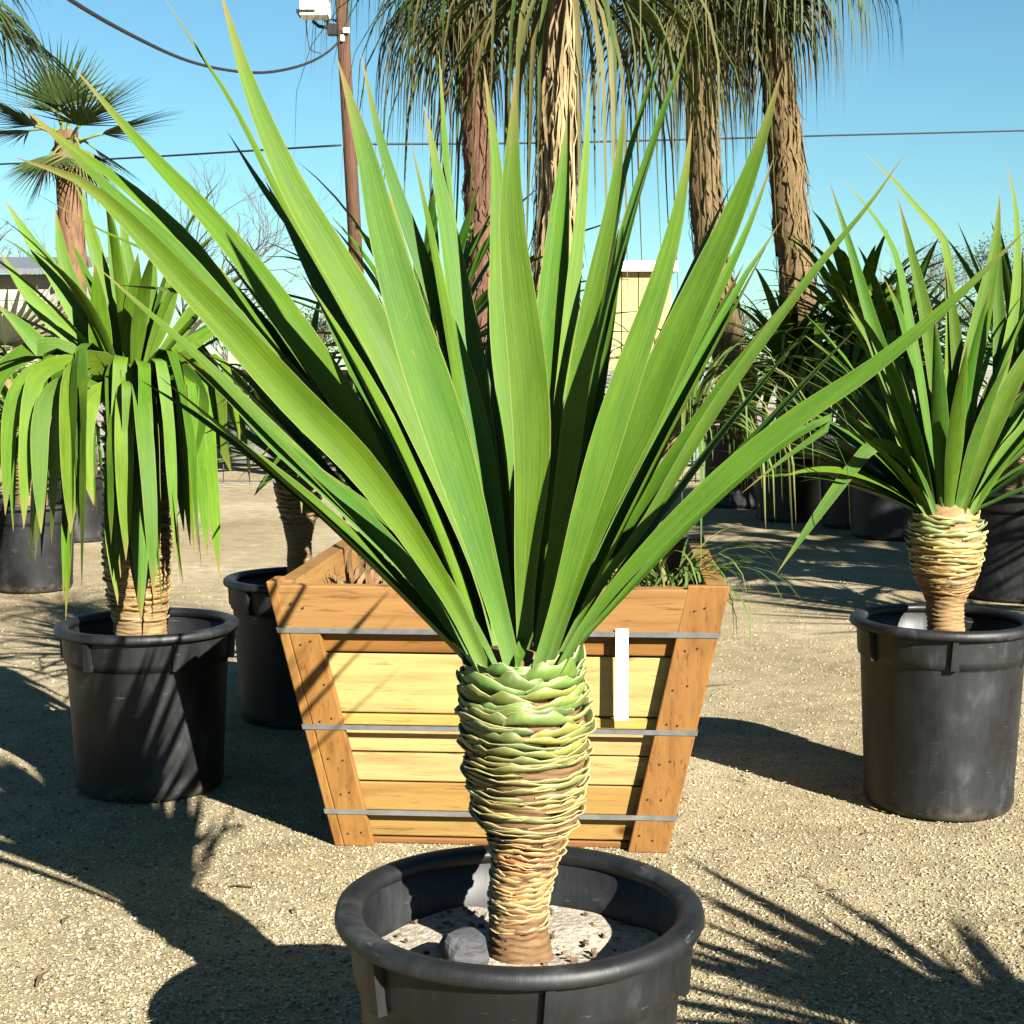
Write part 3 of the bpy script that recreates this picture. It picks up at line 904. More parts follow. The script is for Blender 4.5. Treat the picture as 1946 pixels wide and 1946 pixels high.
# ------------------------------------------------------------------ ponytail palm growing in the box
YB = ctr.y
bx = P(1052, 700, YB).x
pony = thing('ponytail_palm', 'tall ponytail palm with swollen foot and drooping strap leaves in wooden box', 'palm', (bx, YB, 0))
pt = []
for (z, r, px, py) in ((zsb - 0.03, 0.30, 1000, None), (zsb + 0.05, 0.29, 1000, None), (zsb + 0.16, 0.20, 1020, None), (zsb + 0.34, 0.115, 1035, None), (1.35, 0.080, 1050, None), (1.7, 0.064, 1056, None), (2.1, 0.058, 1060, None), (2.55, 0.054, 1062, None), (2.68, 0.052, 1062, None)):
    pt.append((z, r, (px - 1052) / F_PX * YB, 0.0))
mbt = MB(); rows = []; z = pt[0][0]; seg = 36
vs = []; fs = []; j = 0
while z < 2.68:
    r, cx, cy = interp(pt, z)
    for k in range(seg):
        a = 2 * PI * k / seg
        rr = r * (1 + 0.13 * noise.noise(Vector((math.cos(a) * 4, math.sin(a) * 4, z * 1.6))) + 0.06 * noise.noise(Vector((math.cos(a) * 12, math.sin(a) * 12, z * 5))))
        vs.append((cx + rr * math.cos(a), cy + rr * math.sin(a), z))
    j += 1; z += 0.03
for i in range(j - 1):
    for k in range(seg): fs.append((i * seg + k, i * seg + (k + 1) % seg, (i + 1) * seg + (k + 1) % seg, (i + 1) * seg + k))
mbt.add(vs, fs); o = mbt.build('trunk', M_fibre, pony); col(o, (0.31, 0.22, 0.115))
# loose bark strips down the trunk
mb = MB()
for i in range(420):
    a = random.uniform(0, 2 * PI); z0 = random.uniform(0.95, 2.6); Ls = random.uniform(0.12, 0.4)
    pts = []
    for k in range(5):
        zz = z0 - Ls * k / 4
        r, cx, cy = interp(pt, zz)
        rr = r * 1.05 + 0.022 * (k / 4) * random.uniform(0, 1.4)
        aa = a + 0.15 * math.sin(k + i)
        pts.append(Vector((cx + rr * math.cos(aa), cy + rr * math.sin(aa), zz)))
    leaf_into(mb, pts, random.uniform(0.006, 0.016), Vector((math.cos(a), math.sin(a), 0)), n=4, fine=False, thick=0.001)
col(tag(mb.build('bark_strips', M_fibre, pony), kind='stuff'), (0.43, 0.31, 0.16))

def sgreen(v=1.0, dry=0.0):
    r = random.uniform(-1, 1)
    g = Vector((0.085 + 0.02 * r, 0.165 + 0.02 * r, 0.035)); b_ = Vector((0.30, 0.25, 0.10))
    g = g.lerp(b_, dry) * v * random.uniform(0.75, 1.15)
    return (g.x, g.y, g.z)

hc = Vector((P(1070, -40, YB).x, YB, 2.62))
for i in range(130):
    az = random.uniform(0, 2 * PI)
    el = math.radians(random.uniform(-30, 62))
    L = random.uniform(0.8, 1.35)
    proc_leaf(pony, hc, az, el, L, random.uniform(0.010, 0.019), sgreen(0.8, random.choice((0, 0.1, 0.3, 0.6, 0.9))), droop=random.uniform(2.2, 3.4), r0=0.03, n=9, fine=False,
              fold=0.3, mat=M_strap, base=0.9, peak=0.3, pw=1.3, thick=0.001)
# low side head on the right with thin hanging leaves
hc2 = Vector((P(1306, 815, YB - 0.10).x, YB - 0.10, P(1306, 815, YB - 0.10).z))
mb = MB(); mb.tube([Vector((-0.02, 0.03, 0.85)), Vector((0.12, 0.05, 0.98)), Vector((0.30, 0.06, 1.08)), hc2 - Vector((bx, YB, 0))], [0.06, 0.045, 0.035, 0.03], 10)
col(mb.build('branch', M_fibre, pony), (0.33, 0.24, 0.13))
for i in range(166):
    az = random.uniform(0, 2 * PI)
    proc_leaf(pony, hc2, az, math.radians(random.uniform(25, 86)), random.uniform(0.3, 0.75), random.uniform(0.008, 0.016), sgreen(1.5, random.choice((0, 0, 0.15, 0.6))),
              droop=random.uniform(1.6, 4.0), r0=0.03, n=8, fine=False, fold=0.3, mat=M_strap, base=0.9, peak=0.3, pw=1.3, thick=0.001)
q = P(1262, 1096, YB - 0.42)
stone('stone', (q.x - 0.0, YB - 0.43, zsb + 0.03), (0.075, 0.06, 0.055), M_lava, 'reddish stone lying on the soil of the wooden box', seed=9)
# fibrous cut frond stubs lying at the foot, left corner of the box
mb = MB()
fc = P(690, 1080, YB - 0.15); 
for i in range(46):
    a = random.uniform(0.4, 2.9); L = random.uniform(0.08, 0.24)
    p0 = Vector((random.uniform(-0.05, 0.09), random.uniform(-0.12, 0.12), 0))
    dr = Vector((math.cos(a) * 0.5, random.uniform(-0.4, 0.3), math.sin(a)))
    leaf_into(mb, [p0, p0 + dr * L * 0.5, p0 + dr * L + Vector((0.02, 0, -0.03))], random.uniform(0.008, 0.022), Vector((0, -1, 0.3)), n=4, fine=False, thick=0.002)
o = mb.build('fibre_clump', M_fibre); o.location = (fc.x, YB - 0.15, zsb - 0.005); col(o, (0.28, 0.165, 0.075))
tag(o, 'brown dry fibre clump standing on the soil inside the wooden box', 'dry leaves')

gq = P(1272, 1070, YB - 0.28)
grass = thing('grass_clump', 'clump of thin yellow-green grassy leaves spilling over the end of the wooden box', 'grass', (gq.x, YB - 0.28, zsb - 0.02))
for i in range(90):
    proc_leaf(grass, Vector((gq.x + random.gauss(0, 0.035), YB - 0.28 + random.gauss(0, 0.06), zsb - 0.01)), random.uniform(0, 2 * PI), math.radians(random.uniform(50, 88)), random.uniform(0.25, 0.52), random.uniform(0.007, 0.014),
              sgreen(1.5, random.choice((0, 0, 0.2, 0.6))), droop=random.uniform(1.2, 3.6), r0=0.01, n=8, fine=False, fold=0.3, mat=M_strap, base=0.9, peak=0.3, pw=1.3, thick=0.001)

# sword-leaved plant in the back left of the box, in the shade of the front plant
def box_plant():
    bxp = Vector((-0.27, YB + 0.22, 0))
    r_ = thing('spiky_plant', 'shaded sword-leaved plant growing in the wooden box behind the large one', 'plant', bxp)
    tb = [(zsb - 0.03, 0.07, 0, 0), (1.0, 0.07, 0, 0), (1.3, 0.075, 0, 0), (1.42, 0.06, 0, 0), (1.45, 0.04, 0, 0)]
    make_trunk(r_, tb, 1.45, (0.24, 0.16, 0.08), seg=24)
    put_scales(r_, tb, 0.9, 1.42, 14, 6, [(0, (0.30, 0.19, 0.08)), (1.0, (0.22, 0.24, 0.07))], size=(0.016, 0.022), out=(0.008, 0.012))
    for i in range(60):
        el = math.radians(82 - 105 * (i / 60))
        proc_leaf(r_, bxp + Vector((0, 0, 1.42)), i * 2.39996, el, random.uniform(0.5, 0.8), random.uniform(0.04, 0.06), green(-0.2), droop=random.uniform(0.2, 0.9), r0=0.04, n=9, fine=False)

# ------------------------------------------------------------------ generic potted spiky plant
def spiky(loc, pot_top, label, trunk_h, trunk_r, leaves, cat='plant', bark=(0.36, 0.23, 0.11), scales=(16, 9), seed=0, group=None, ccol=None, tabpx=None):
    root = thing('spiky_plant', label, cat, loc, group)
    if tabpx: tab = tabpx
    else:
        z0 = pot_top - 0.14
        tab = [(z0, trunk_r * 0.62, 0, 0), (pot_top, trunk_r * 0.58, 0, 0), (pot_top + trunk_h * 0.25, trunk_r * 0.64, 0, 0), (pot_top + trunk_h * 0.42, trunk_r * 0.95, 0, 0),
               (pot_top + trunk_h * 0.7, trunk_r, 0, 0), (pot_top + trunk_h, trunk_r * 0.8, 0, 0), (pot_top + trunk_h + 0.04, trunk_r * 0.5, 0, 0)]
    make_trunk(root, tab, tab[-1][0], bark, seg=32)
    return root, tab

box_plant()
# right potted plant ------------------------------------------------
RY = 4.66
rp = P(1791, 1180, RY)
rpot_h = rp.z + 0.01
make_pot((rp.x, RY, 0), px2m(174, RY), rpot_h, 'dusty black nursery pot holding a plant with a pale bulbous trunk', 0.10, M_soil, rot=0.5)
tabr = []
for y, cx, hw in ((1235, 1797, 36), (1200, 1797, 34), (1150, 1796, 34), (1130, 1797, 40), (1105, 1797, 54), (1070, 1797, 64), (1030, 1797, 68), (1000, 1797, 64), (980, 1796, 54), (955, 1796, 34)):
    q = P(cx, y, RY); tabr.append((q.z, px2m(hw, RY), q.x - rp.x, 0))
tabr.sort()
rroot, _ = spiky((rp.x, RY, 0), 0, 'spiky plant with pale yellow bulbous trunk and one folded hanging leaf in the dusty pot', 0, 0, 0, tabpx=tabr, bark=(0.36, 0.22, 0.095))
put_scales(rroot, tabr, P(1797, 1128, RY).z, P(1797, 985, RY).z, 17, 6, [(0, (0.44, 0.18, 0.06)), (0.25, (0.50, 0.30, 0.09)), (0.6, (0.52, 0.42, 0.13)), (1.0, (0.44, 0.46, 0.15))], size=(0.012, 0.018), out=(0.007, 0.012))
RIGHT = [
    (30, 0.0, 0.1, 0.25, [(1798, 990), (1797, 850), (1785, 760), (1760, 600), (1730, 470), (1706, 375)], -0.06),
    (38, -0.05, -0.1, 0.25, [(1822, 990), (1858, 880), (1895, 790), (1945, 690), (2010, 580)], -0.06),
    (28, 0.05, -0.1, 0.25, [(1838, 990), (1880, 915), (1925, 830), (1990, 720)], -0.03),
    (40, 0.05, 0.0, 0.25, [(1812, 985), (1830, 870), (1842, 720), (1866, 600), (1890, 480), (1900, 370)], -0.03),
    (26, -0.15, 0.3, 0.3, [(1782, 992), (1755, 920), (1715, 866), (1665, 845), (1625, 882), (1560, 970), (1476, 1090)], -0.06, 0.5),
    (24, -0.05, 0.2, 0.3, [(1770, 990), (1745, 940), (1712, 905)], -0.05),
    (22, 0.1, 0.5, 0.3, [(1790, 980), (1800, 780), (1806, 600), (1796, 465), (1755, 410), (1700, 345), (1643, 290)], 0.02),
    (20, 0.12, 0.6, 0.3, [(1780, 980), (1760, 800), (1722, 580), (1700, 480), (1660, 410), (1601, 340)], 0.03),
    (26, 0.12, 0.1, 0.3, [(1775, 985), (1730, 820), (1660, 620), (1610, 450), (1576, 345)], 0.03),
    (30, 0.06, 0.0, 0.25, [(1808, 985), (1826, 850), (1826, 740), (1812, 600), (1798, 500)], 0.0),
    (22, 0.15, 0.4, 0.3, [(1830, 985), (1880, 800), (1925, 600), (1932, 420), (1912, 303)], 0.03),
    (26, 0.15, 0.0, 0.3, [(1825, 985), (1890, 820), (1900, 660), (1896, 520), (1900, 370)], 0.04),
    (30, 0.02, -0.2, 0.3, [(1835, 988), (1905, 870), (1960, 800), (2030, 650)], -0.02),
    (26, 0.1, 0.2, 0.3, [(1775, 985), (1720, 850), (1690, 740), (1650, 640), (1600, 560)], 0.03),
]
for s in RIGHT: traced(rroot, s, RY, green(0.2), k=1.0, n=20)
for i in range(84):
    az = i * 2.4; el = math.radians(84 - 66 * (i / 84))
    if math.sin(az) < -0.1 and el < 1.25: continue
    proc_leaf(rroot, Vector((rp.x, RY, P(1797, 985, RY).z)), az, el, random.uniform(0.55, 0.9), random.uniform(0.035, 0.055), green(-0.2), droop=random.uniform(0.1, 0.7), r0=0.05, n=9, fine=False)

for i in range(18):
    proc_leaf(rroot, Vector((rp.x, RY, P(1797, 985, RY).z)), random.uniform(2.1, 3.9), math.radians(random.uniform(28, 68)), random.uniform(0.55, 0.85), random.uniform(0.045, 0.062), green(0.1),
              droop=random.uniform(0.4, 1.4), r0=0.05, n=12, fine=False, fold=0.12, roll=random.uniform(-0.5, 0.5))
# left potted plant with hanging skirt ------------------------------
LY = 4.86
lp = P(280, 1188, LY)
lpot_h = lp.z + 0.01
make_pot((lp.x, LY, 0), px2m(171, LY), lpot_h, 'black nursery pot striped with leaf shadows, holding the plant with hanging leaves', 0.085, M_soil, rot=0.15)
tabl = []
for y, cx, hw in ((1230, 268, 50), (1190, 266, 48), (1120, 262, 56), (1050, 262, 62), (950, 262, 60), (850, 260, 58), (760, 258, 54), (715, 256, 44), (690, 256, 28)):
    q = P(cx, y, LY); tabl.append((q.z, px2m(hw, LY), q.x - lp.x, 0))
tabl.sort()
lroot, _ = spiky((lp.x, LY, 0), 0, 'bushy sword-leaved plant with a skirt of leaves hanging down over its trunk', 0, 0, 0, tabpx=tabl, bark=(0.33, 0.22, 0.10))
put_scales(lroot, tabl, P(262, 1170, LY).z, P(262, 760, LY).z, 34, 6, [(0, (0.40, 0.24, 0.09)), (0.5, (0.33, 0.27, 0.09)), (1.0, (0.22, 0.26, 0.07))], size=(0.014, 0.020), out=(0.008, 0.012))
LEFT = [  # hanging leaves
    (32, -0.22, 0.1, 0.2, [(235, 730), (150, 690), (90, 700), (62, 740), (50, 860), (45, 1005)]),
    (34, -0.25, 0.1, 0.2, [(240, 730), (160, 720), (100, 745), (78, 800), (75, 900), (78, 1015)]),
    (56, -0.28, 0.0, 0.15, [(240, 740), (190, 690), (155, 695), (138, 740), (135, 860), (134, 1015)]),
    (36, -0.26, 0.2, 0.2, [(245, 740), (205, 740), (175, 760), (160, 830), (165, 900), (178, 960)]),
    (42, -0.26, 0.0, 0.15, [(250, 740), (222, 690), (206, 715), (214, 850), (236, 980), (262, 1150)]),
    (40, -0.28, 0.0, 0.15, [(255, 740), (252, 690), (252, 720), (262, 880), (266, 1040), (268, 1185)]),
    (42, -0.28, 0.0, 0.15, [(260, 745), (280, 740), (296, 770), (318, 880), (334, 1000), (348, 1115)]),
    (38, -0.24, -0.1, 0.2, [(265, 740), (310, 680), (335, 690), (345, 760), (350, 880), (362, 1040)]),
    (30, -0.20, 0.2, 0.2, [(245, 745), (228, 770), (218, 850), (212, 1000), (224, 1150)]),
    (34, -0.22, 0.0, 0.2, [(255, 745), (282, 720), (290, 760), (292, 900), (300, 1040), (308, 1180)], 0.0),
    (32, -0.15, 0.3, 0.2, [(230, 730), (120, 690), (50, 720), (22, 780), (14, 880), (10, 980)]),
    (36, -0.1, 0.2, 0.2, [(225, 730), (110, 660), (20, 690), (-20, 760), (-30, 860)]),
    (34, -0.15, -0.2, 0.2, [(275, 735), (340, 700), (385, 760), (372, 850), (355, 900)]),
    (34, -0.05, -0.2, 0.2, [(280, 730), (360, 680), (410, 740), (420, 830), (440, 900)]),
    # upright leaves
    (34, 0.0, 0.2, 0.25, [(245, 720), (170, 640), (110, 530), (60, 460), (8, 378)]),
    (34, -0.1, 0.2, 0.25, [(240, 720), (150, 650), (80, 590), (40, 540), (-2, 476)]),
    (40, -0.12, 0.1, 0.25, [(238, 725), (150, 700), (90, 670), (40, 620), (-10, 575)]),
    (34, 0.02, 0.1, 0.25, [(250, 720), (210, 640), (150, 570), (120, 490), (105, 395)]),
    (30, 0.05, 0.0, 0.25, [(255, 720), (225, 620), (195, 520), (170, 440), (156, 352)]),
    (34, 0.0, 0.0, 0.25, [(255, 720), (238, 600), (222, 500), (212, 430), (203, 366)]),
    (30, 0.05, 0.0, 0.25, [(258, 720), (256, 620), (250, 540), (240, 470), (225, 400)]),
    (32, 0.0, 0.0, 0.25, [(260, 720), (275, 620), (285, 560), (290, 510), (292, 460)]),
    (36, 0.02, -0.1, 0.25, [(262, 720), (295, 640), (320, 570), (332, 520), (340, 470)]),
    (30, 0.0, -0.2, 0.25, [(265, 720), (320, 660), (370, 590), (400, 550), (430, 500)]),
    (30, 0.0, -0.2, 0.25, [(268, 722), (340, 670), (400, 630), (450, 600)]),
    (44, -0.18, 0.0, 0.2, [(250, 735), (200, 700), (190, 640), (186, 570), (180, 500)]),
    (40, -0.2, 0.0, 0.2, [(256, 735), (248, 690), (250, 630), (256, 560), (262, 480)]),
]
for i, s in enumerate(LEFT):
    if i < 14: traced(lroot, s[:3] + (s[3] * 0.4,) + s[4:], LY, green(0.35), k=1.0, n=22, ramp_=0.35, pw=2.6, base=0.85, wmul=1.0)
    else: traced(lroot, s, LY, green(0.3), k=1.0, n=12)
for i in range(34):
    az = -PI / 2 + (i - 16.5) * 0.10 + random.uniform(-0.1, 0.1)
    proc_leaf(lroot, Vector((lp.x - 0.035, LY, P(256, 718, LY).z + random.uniform(-0.05, 0.03))), az, math.radians(random.uniform(5, 45)), random.uniform(0.6, 0.95), random.uniform(0.040, 0.062), green(0.35),
              droop=random.uniform(0.8, 1.4), bend=(random.choice((0.1875, 0.3125)), random.uniform(1.3, 2.0)), r0=0.06, n=18, fine=False, base=0.85, pw=2.4, fold=0.0, wav=0.10, seed=i, roll=random.uniform(-0.35, 0.35))
for i in range(40):
    az = i * 2.4; el = math.radians(84 - 95 * (i / 40))
    if math.sin(az) < -0.5 and el < 0.9: continue
    proc_leaf(lroot, Vector((lp.x - 0.035, LY, P(256, 725, LY).z)), az, el, random.uniform(0.5, 0.75), random.uniform(0.035, 0.055), green(0.0), droop=random.uniform(0.2, 0.9),
              bend=(0.5625, random.uniform(0.3, 1.4)) if el < 0.7 else None, r0=0.05, n=9, fine=False)

# generic smaller plants ---------------------------------------------
def potted(px, Y, crown_py, r, h, potlabel, plantlabel, nl=42, L=(0.5, 0.8), W=(0.035, 0.055), elr=(84, -10), droop=(0.2, 0.9), bendp=0.4, trunk_r=0.09, bulge=False, g=0.0, ptl=0.085, avoid=None, scales=True):
    x = (px - 973) / F_PX * Y * 1.0
    make_pot((x, Y, 0), r, h, potlabel, ptl, M_soil, seg=40, detail=Y < 7)
    zc = P(px, crown_py, Y).z
    if bulge:
        hh = zc - h
        tb = [(h - 0.13, trunk_r * 0.55, 0, 0), (h + hh * 0.3, trunk_r * 0.5, 0, 0), (h + hh * 0.55, trunk_r * 0.75, 0, 0), (h + hh * 0.78, trunk_r, 0, 0), (zc, trunk_r * 0.75, 0, 0), (zc + 0.03, trunk_r * 0.45, 0, 0)]
    else:
        tb = [(h - 0.13, trunk_r * 1.05, 0, 0), (h + 0.1, trunk_r, 0, 0), (zc - 0.05, trunk_r * 0.9, 0, 0), (zc + 0.03, trunk_r * 0.5, 0, 0)]
    root, _ = spiky((x, Y, 0), 0, plantlabel, 0, 0, 0, tabpx=tb, bark=(0.30, 0.20, 0.10))
    if scales:
        put_scales(root, tb, h + (zc - h) * (0.5 if bulge else 0.15), zc, max(4, int((zc - h) / 0.035)), 6, [(0, (0.36, 0.22, 0.09)), (1.0, (0.25, 0.27, 0.08))], size=(0.014, 0.020), out=(0.008, 0.012))
    for i in range(nl):
        az = i * 2.39996 + px; u = i / nl
        el = math.radians(elr[0] + (elr[1] - elr[0]) * u)
        b = (0.5625, random.uniform(0.5, 1.5)) if (random.random() < bendp and el < 0.8) else None
        proc_leaf(root, Vector((x, Y, zc - 0.02)), az, el, random.uniform(*L), random.uniform(*W), green(g), droop=random.uniform(*droop), bend=b, r0=trunk_r * 0.5, n=9, fine=False)
    return root

potted(566, 5.85, 880, 0.305, P(566, 1096, 5.85).z, 'black nursery pot behind the left end of the wooden box', 'shaded spiky plant with dark bulbous trunk behind the wooden box', nl=46, L=(0.5, 0.85), elr=(84, -5), bulge=True, trunk_r=0.095)
potted(55, 9.3, 800, 0.30, 0.55, 'black nursery pot in back of the plant with the hanging skirt', 'drooping strap-leaved plant behind the plant with the hanging skirt', nl=60, L=(0.6, 1.0), elr=(70, -20), droop=(0.6, 1.6), bendp=0.8, trunk_r=0.10)
potted(1500, 13.6, 690, 0.36, 0.62, 'black pot under the shaded clump beside the palm with thick brown trunk', 'yucca with wide arching leaves in front of the palm pots', nl=80, L=(0.7, 1.2), W=(0.06, 0.11), elr=(75, -35), droop=(0.5, 1.3), trunk_r=0.13)
potted(1625, 13.0, 640, 0.34, 0.62, 'black pot between the wire panel and the dark clump', 'dense dark-shaded yucca clump behind the pale bulbous trunk', nl=130, L=(0.8, 1.35), W=(0.06, 0.11), elr=(80, -35), droop=(0.5, 1.5), trunk_r=0.14)
potted(1700, 12.2, 680, 0.42, 0.66, 'wide black pot in shade directly behind the dusty pot', 'yucca with narrow upright leaves directly behind the pale bulbous trunk', nl=90, L=(0.7, 1.2), W=(0.06, 0.10), elr=(84, -35), droop=(0.3, 1.2), trunk_r=0.14)
potted(1935, 9.0, 700, 0.40, 0.66, 'black pot half hidden to the right of the dusty pot', 'upright yucca rising behind the dusty pot at the far side of the gravel', nl=50, L=(0.7, 1.1), W=(0.04, 0.065), elr=(86, 10), droop=(0.1, 0.6), trunk_r=0.12)

# ------------------------------------------------------------------ fan palms in black pots
def frond_mesh(seed, el, lp_, lb, nseg, droop, spread=80, w=0.036, fold=0.35, stiff=0.5):
    r = random.Random(seed)
    mb = MB()
    pts = [Vector((0, 0, 0))]; e = el; p = Vector((0, 0, 0))
    for k in range(6):
        p = p + Vector((math.cos(e), 0, math.sin(e))) * (lp_ / 6); pts.append(p.copy()); e -= 0.10
    mb.tube(pts, [0.022, 0.016, 0.013, 0.012, 0.011, 0.010, 0.008], 5)
    T = Vector((math.cos(e), 0, math.sin(e))); S = Vector((0, 1, 0)); Nn = T.cross(S) * -1
    if Nn.z < 0: Nn = -Nn
    for k in range(nseg):
        a = math.radians(-spread + 2 * spread * k / (nseg - 1)) + r.uniform(-0.03, 0.03)
        d0 = T * math.cos(a) + S * math.sin(a) + Nn * 0.25 * math.cos(a * 1.4)
        d0.normalize()
        L = lb * (0.72 + 0.28 * math.cos(a)) * r.uniform(0.88, 1.08)
        q = p.copy(); pp = [q.copy()]; dd = d0.copy()
        for i in range(7):
            t = (i + 1) / 7
            dd = (dd + Vector((0, 0, -1)) * droop * max(0, t - stiff) * 1.5 + Vector((r.uniform(-1, 1), r.uniform(-1, 1), 0)) * 0.04 * t).normalized()
            q = q + dd * (L / 7); pp.append(q.copy())
        leaf_into(mb, pp, w * r.uniform(0.85, 1.1), Nn, n=7, fine=False, fold=fold, base=0.35, peak=0.32, pw=0.9, thick=0.001)
    return mb.mesh('frond', [M_strap])

FR = {}
def fan_palm(base, pts, radii, label, fronds, colour=(0.34, 0.21, 0.11), fcol=(0.075, 0.115, 0.04), lp_=0.8, lb=1.55, droop=1.9, nseg=26, strips=90, spread=80, w=0.027, cat='palm tree', group=None, key='tall', stiff=0.30, head=None):
    root = thing('fan_palm', label, cat, base, group)
    off = Vector(base)
    rs = resample(pts, 60); mb = MB(); seg = 20; vs = []; fs = []
    for i, p in enumerate(rs):
        t = i / 60; r = radii[0] + (radii[1] - radii[0]) * t
        for k in range(seg):
            a = 2 * PI * k / seg
            rr = r * (1 + 0.20 * noise.noise(Vector((math.cos(a) * 3, math.sin(a) * 3, p.z * 3.5 + p.x))) + 0.16 * noise.noise(Vector((math.cos(a) * 8, math.sin(a) * 8, p.z * 9))))
            vs.append(p - off + Vector((rr * math.cos(a), rr * math.sin(a), 0)))
    for i in range(60):
        for k in range(seg): fs.append((i * seg + k, i * seg + (k + 1) % seg, (i + 1) * seg + (k + 1) % seg, (i + 1) * seg + k))
    mb.add(vs, fs); col(mb.build('trunk', M_fibre, root), colour)
    # split leaf bases and hanging fibre on the trunk
    mb = MB()
    for i in range(strips):
        t0 = random.uniform(0.12, 0.98); a = random.uniform(0, 2 * PI); pp = []
        up = random.random() < 0.35
        L = random.uniform(0.15, 0.5)
        for k in range(5):
            tt = min(1, max(0, t0 + (1 if up else -1) * L * k / 4 / 4.5)); p = rs[int(tt * 60)]
            r = (radii[0] + (radii[1] - radii[0]) * tt) * (1.03 + 0.42 * (k / 4) ** 2 * random.uniform(0, 1))
            aa = a + 0.12 * math.sin(k * 1.3 + i)
            z = p.z if k == 0 else pp[-1].z + (L / 4 if up else -L / 4)
            pp.append(Vector((p.x - off.x + r * math.cos(aa), p.y - off.y + r * math.sin(aa), p.z - off.z)) if k == 0 else
                      Vector((p.x - off.x + r * math.cos(aa), p.y - off.y + r * math.sin(aa), z)))
        leaf_into(mb, pp, random.uniform(0.012, 0.05), Vector((math.cos(a), math.sin(a), 0)), n=4, fine=False, thick=0.002)
    col(tag(mb.build('leaf_bases', M_fibre, root), kind='stuff'), tuple(c * 1.1 for c in colour))
    hd = rs[-1] - off
    for i, (az, el, s) in enumerate(fronds):
        kk = (key, round(el / 12))
        if kk not in FR: FR[kk] = frond_mesh(len(FR) + 11, math.radians(el), lp_, lb, nseg, droop, spread, w, stiff=stiff)
        o = link('frond', FR[kk], root)
        o.location = hd + Vector((0.05 * math.cos(az), 0.05 * math.sin(az), -0.04 * (i % 4)))
        o.rotation_euler = (0, 0, az); o.scale = (s, s, s)
        dry = 0.0 if el > -35 else 0.6
        q = random.uniform(0.75, 1.2)
        col(o, [(fcol[k] * (1 - dry) + (0.30, 0.22, 0.10)[k] * dry) * q for k in range(3)])
    return root

def crown(n, els, s=(0.85, 1.1), seed=0):
    r = random.Random(seed)
    return [(i * 2.39996 + seed, els[0] + (els[1] - els[0]) * i / n + r.uniform(-6, 6), r.uniform(*s)) for i in range(n)]

def tall_palm(px_pts, Y, r0, r1, label, potlabel, seed, ztop, potr=0.44, poth=0.80, colour=(0.20, 0.135, 0.062)):
    pts = [P(x, y, Y) for x, y in px_pts]
    base = Vector((pts[0].x, Y, 0))
    make_pot((base.x, Y, 0), potr, poth, potlabel, 0.06, M_soil, seg=36, detail=False)
    pts[0].z = poth - 0.12
    d_ = (pts[-1] - pts[-2]).normalized()
    pts.append(pts[-1] + d_ * max(0.1, (ztop - pts[-1].z)))
    return fan_palm(base, pts, (r0, r1), label, crown(30, (70, -80), s=(0.75, 1.15), seed=seed), colour=colour, strips=420)

tall_palm([(1552, 850), (1530, 690), (1508, 470), (1490, 250), (1465, 0)], 15.2, 0.19, 0.145, 'tall fan palm with thick ragged brown trunk, tallest of the potted palms', 'large black pot under the thick ragged palm trunk', 1, 6.0)
tall_palm([(1408, 850), (1390, 690), (1350, 470), (1335, 250), (1318, 0)], 15.0, 0.19, 0.115, 'fan palm with slim curved trunk beside the thick ragged palm', 'large black pot under the slim curved palm trunk', 2, 5.9, colour=(0.19, 0.13, 0.062))
tall_palm([(905, 850), (908, 690), (916, 470), (908, 250), (890, 0)], 15.6, 0.18, 0.14, 'fan palm with dark reddish shaggy trunk behind the box palm', 'large black pot under the reddish shaggy palm trunk', 3, 5.95, colour=(0.16, 0.085, 0.05))

# young fan palm beyond the left plants
sp = [P(142, 700, 12.0), P(138, 500, 12.0), P(128, 320, 12.0), P(126, 250, 12.0)]
base = Vector((sp[0].x, 12.0, 0)); sp[0].z = 0.42
make_pot((base.x, 12.0, 0), 0.32, 0.55, 'black pot under the young fan palm', 0.07, M_soil, seg=32, detail=False)
fan_palm(base, sp, (0.15, 0.085), 'young fan palm with upright stiff fans and slim reddish trunk behind the left plants',
         [(1.57, 84, 1), (4.6, 82, 1.0), (3.1, 50, 1.1), (0.1, 38, 1.1), (2.3, 62, 1.0), (0.8, 58, 1.05), (3.9, 40, 1.0), (5.4, 48, 1.0), (3.3, 14, 1.0), (0.2, -14, 0.8), (2.6, -20, 0.8), (4.5, -15, 0.8), (5.6, -35, 0.8), (1.2, -40, 0.8), (3.4, -45, 0.8)],
         colour=(0.22, 0.12, 0.065), fcol=(0.085, 0.14, 0.045), lp_=0.24, lb=0.60, droop=0.14, nseg=24, strips=40, spread=70, w=0.028, key='young', stiff=0.7)
# pale dry fan-leaved palm at the far left
sp = [P(-10, 800, 11.0), P(5, 760, 11.0), P(15, 720, 11.0)]
base = Vector((sp[0].x, 11.0, 0)); sp[0].z = 0.35
make_pot((base.x, 11.0, 0), 0.32, 0.5, 'black pot under the pale fan palm', 0.07, M_soil, seg=32, detail=False)
fan_palm(base, sp, (0.12, 0.10), 'low pale grey-green fan palm behind the plant with the hanging skirt',
         [(0.4, 60, 1), (1.3, 70, 1), (2.4, 55, 1), (3.6, 50, 1), (5.0, 58, 1.0), (5.9, 40, 1), (0.0, 20, 1), (1.9, 30, 1)],
         colour=(0.3, 0.22, 0.12), fcol=(0.36, 0.37, 0.25), lp_=0.35, lb=0.75, droop=0.15, nseg=26, strips=20, spread=95, w=0.05, key='pale', stiff=0.7)
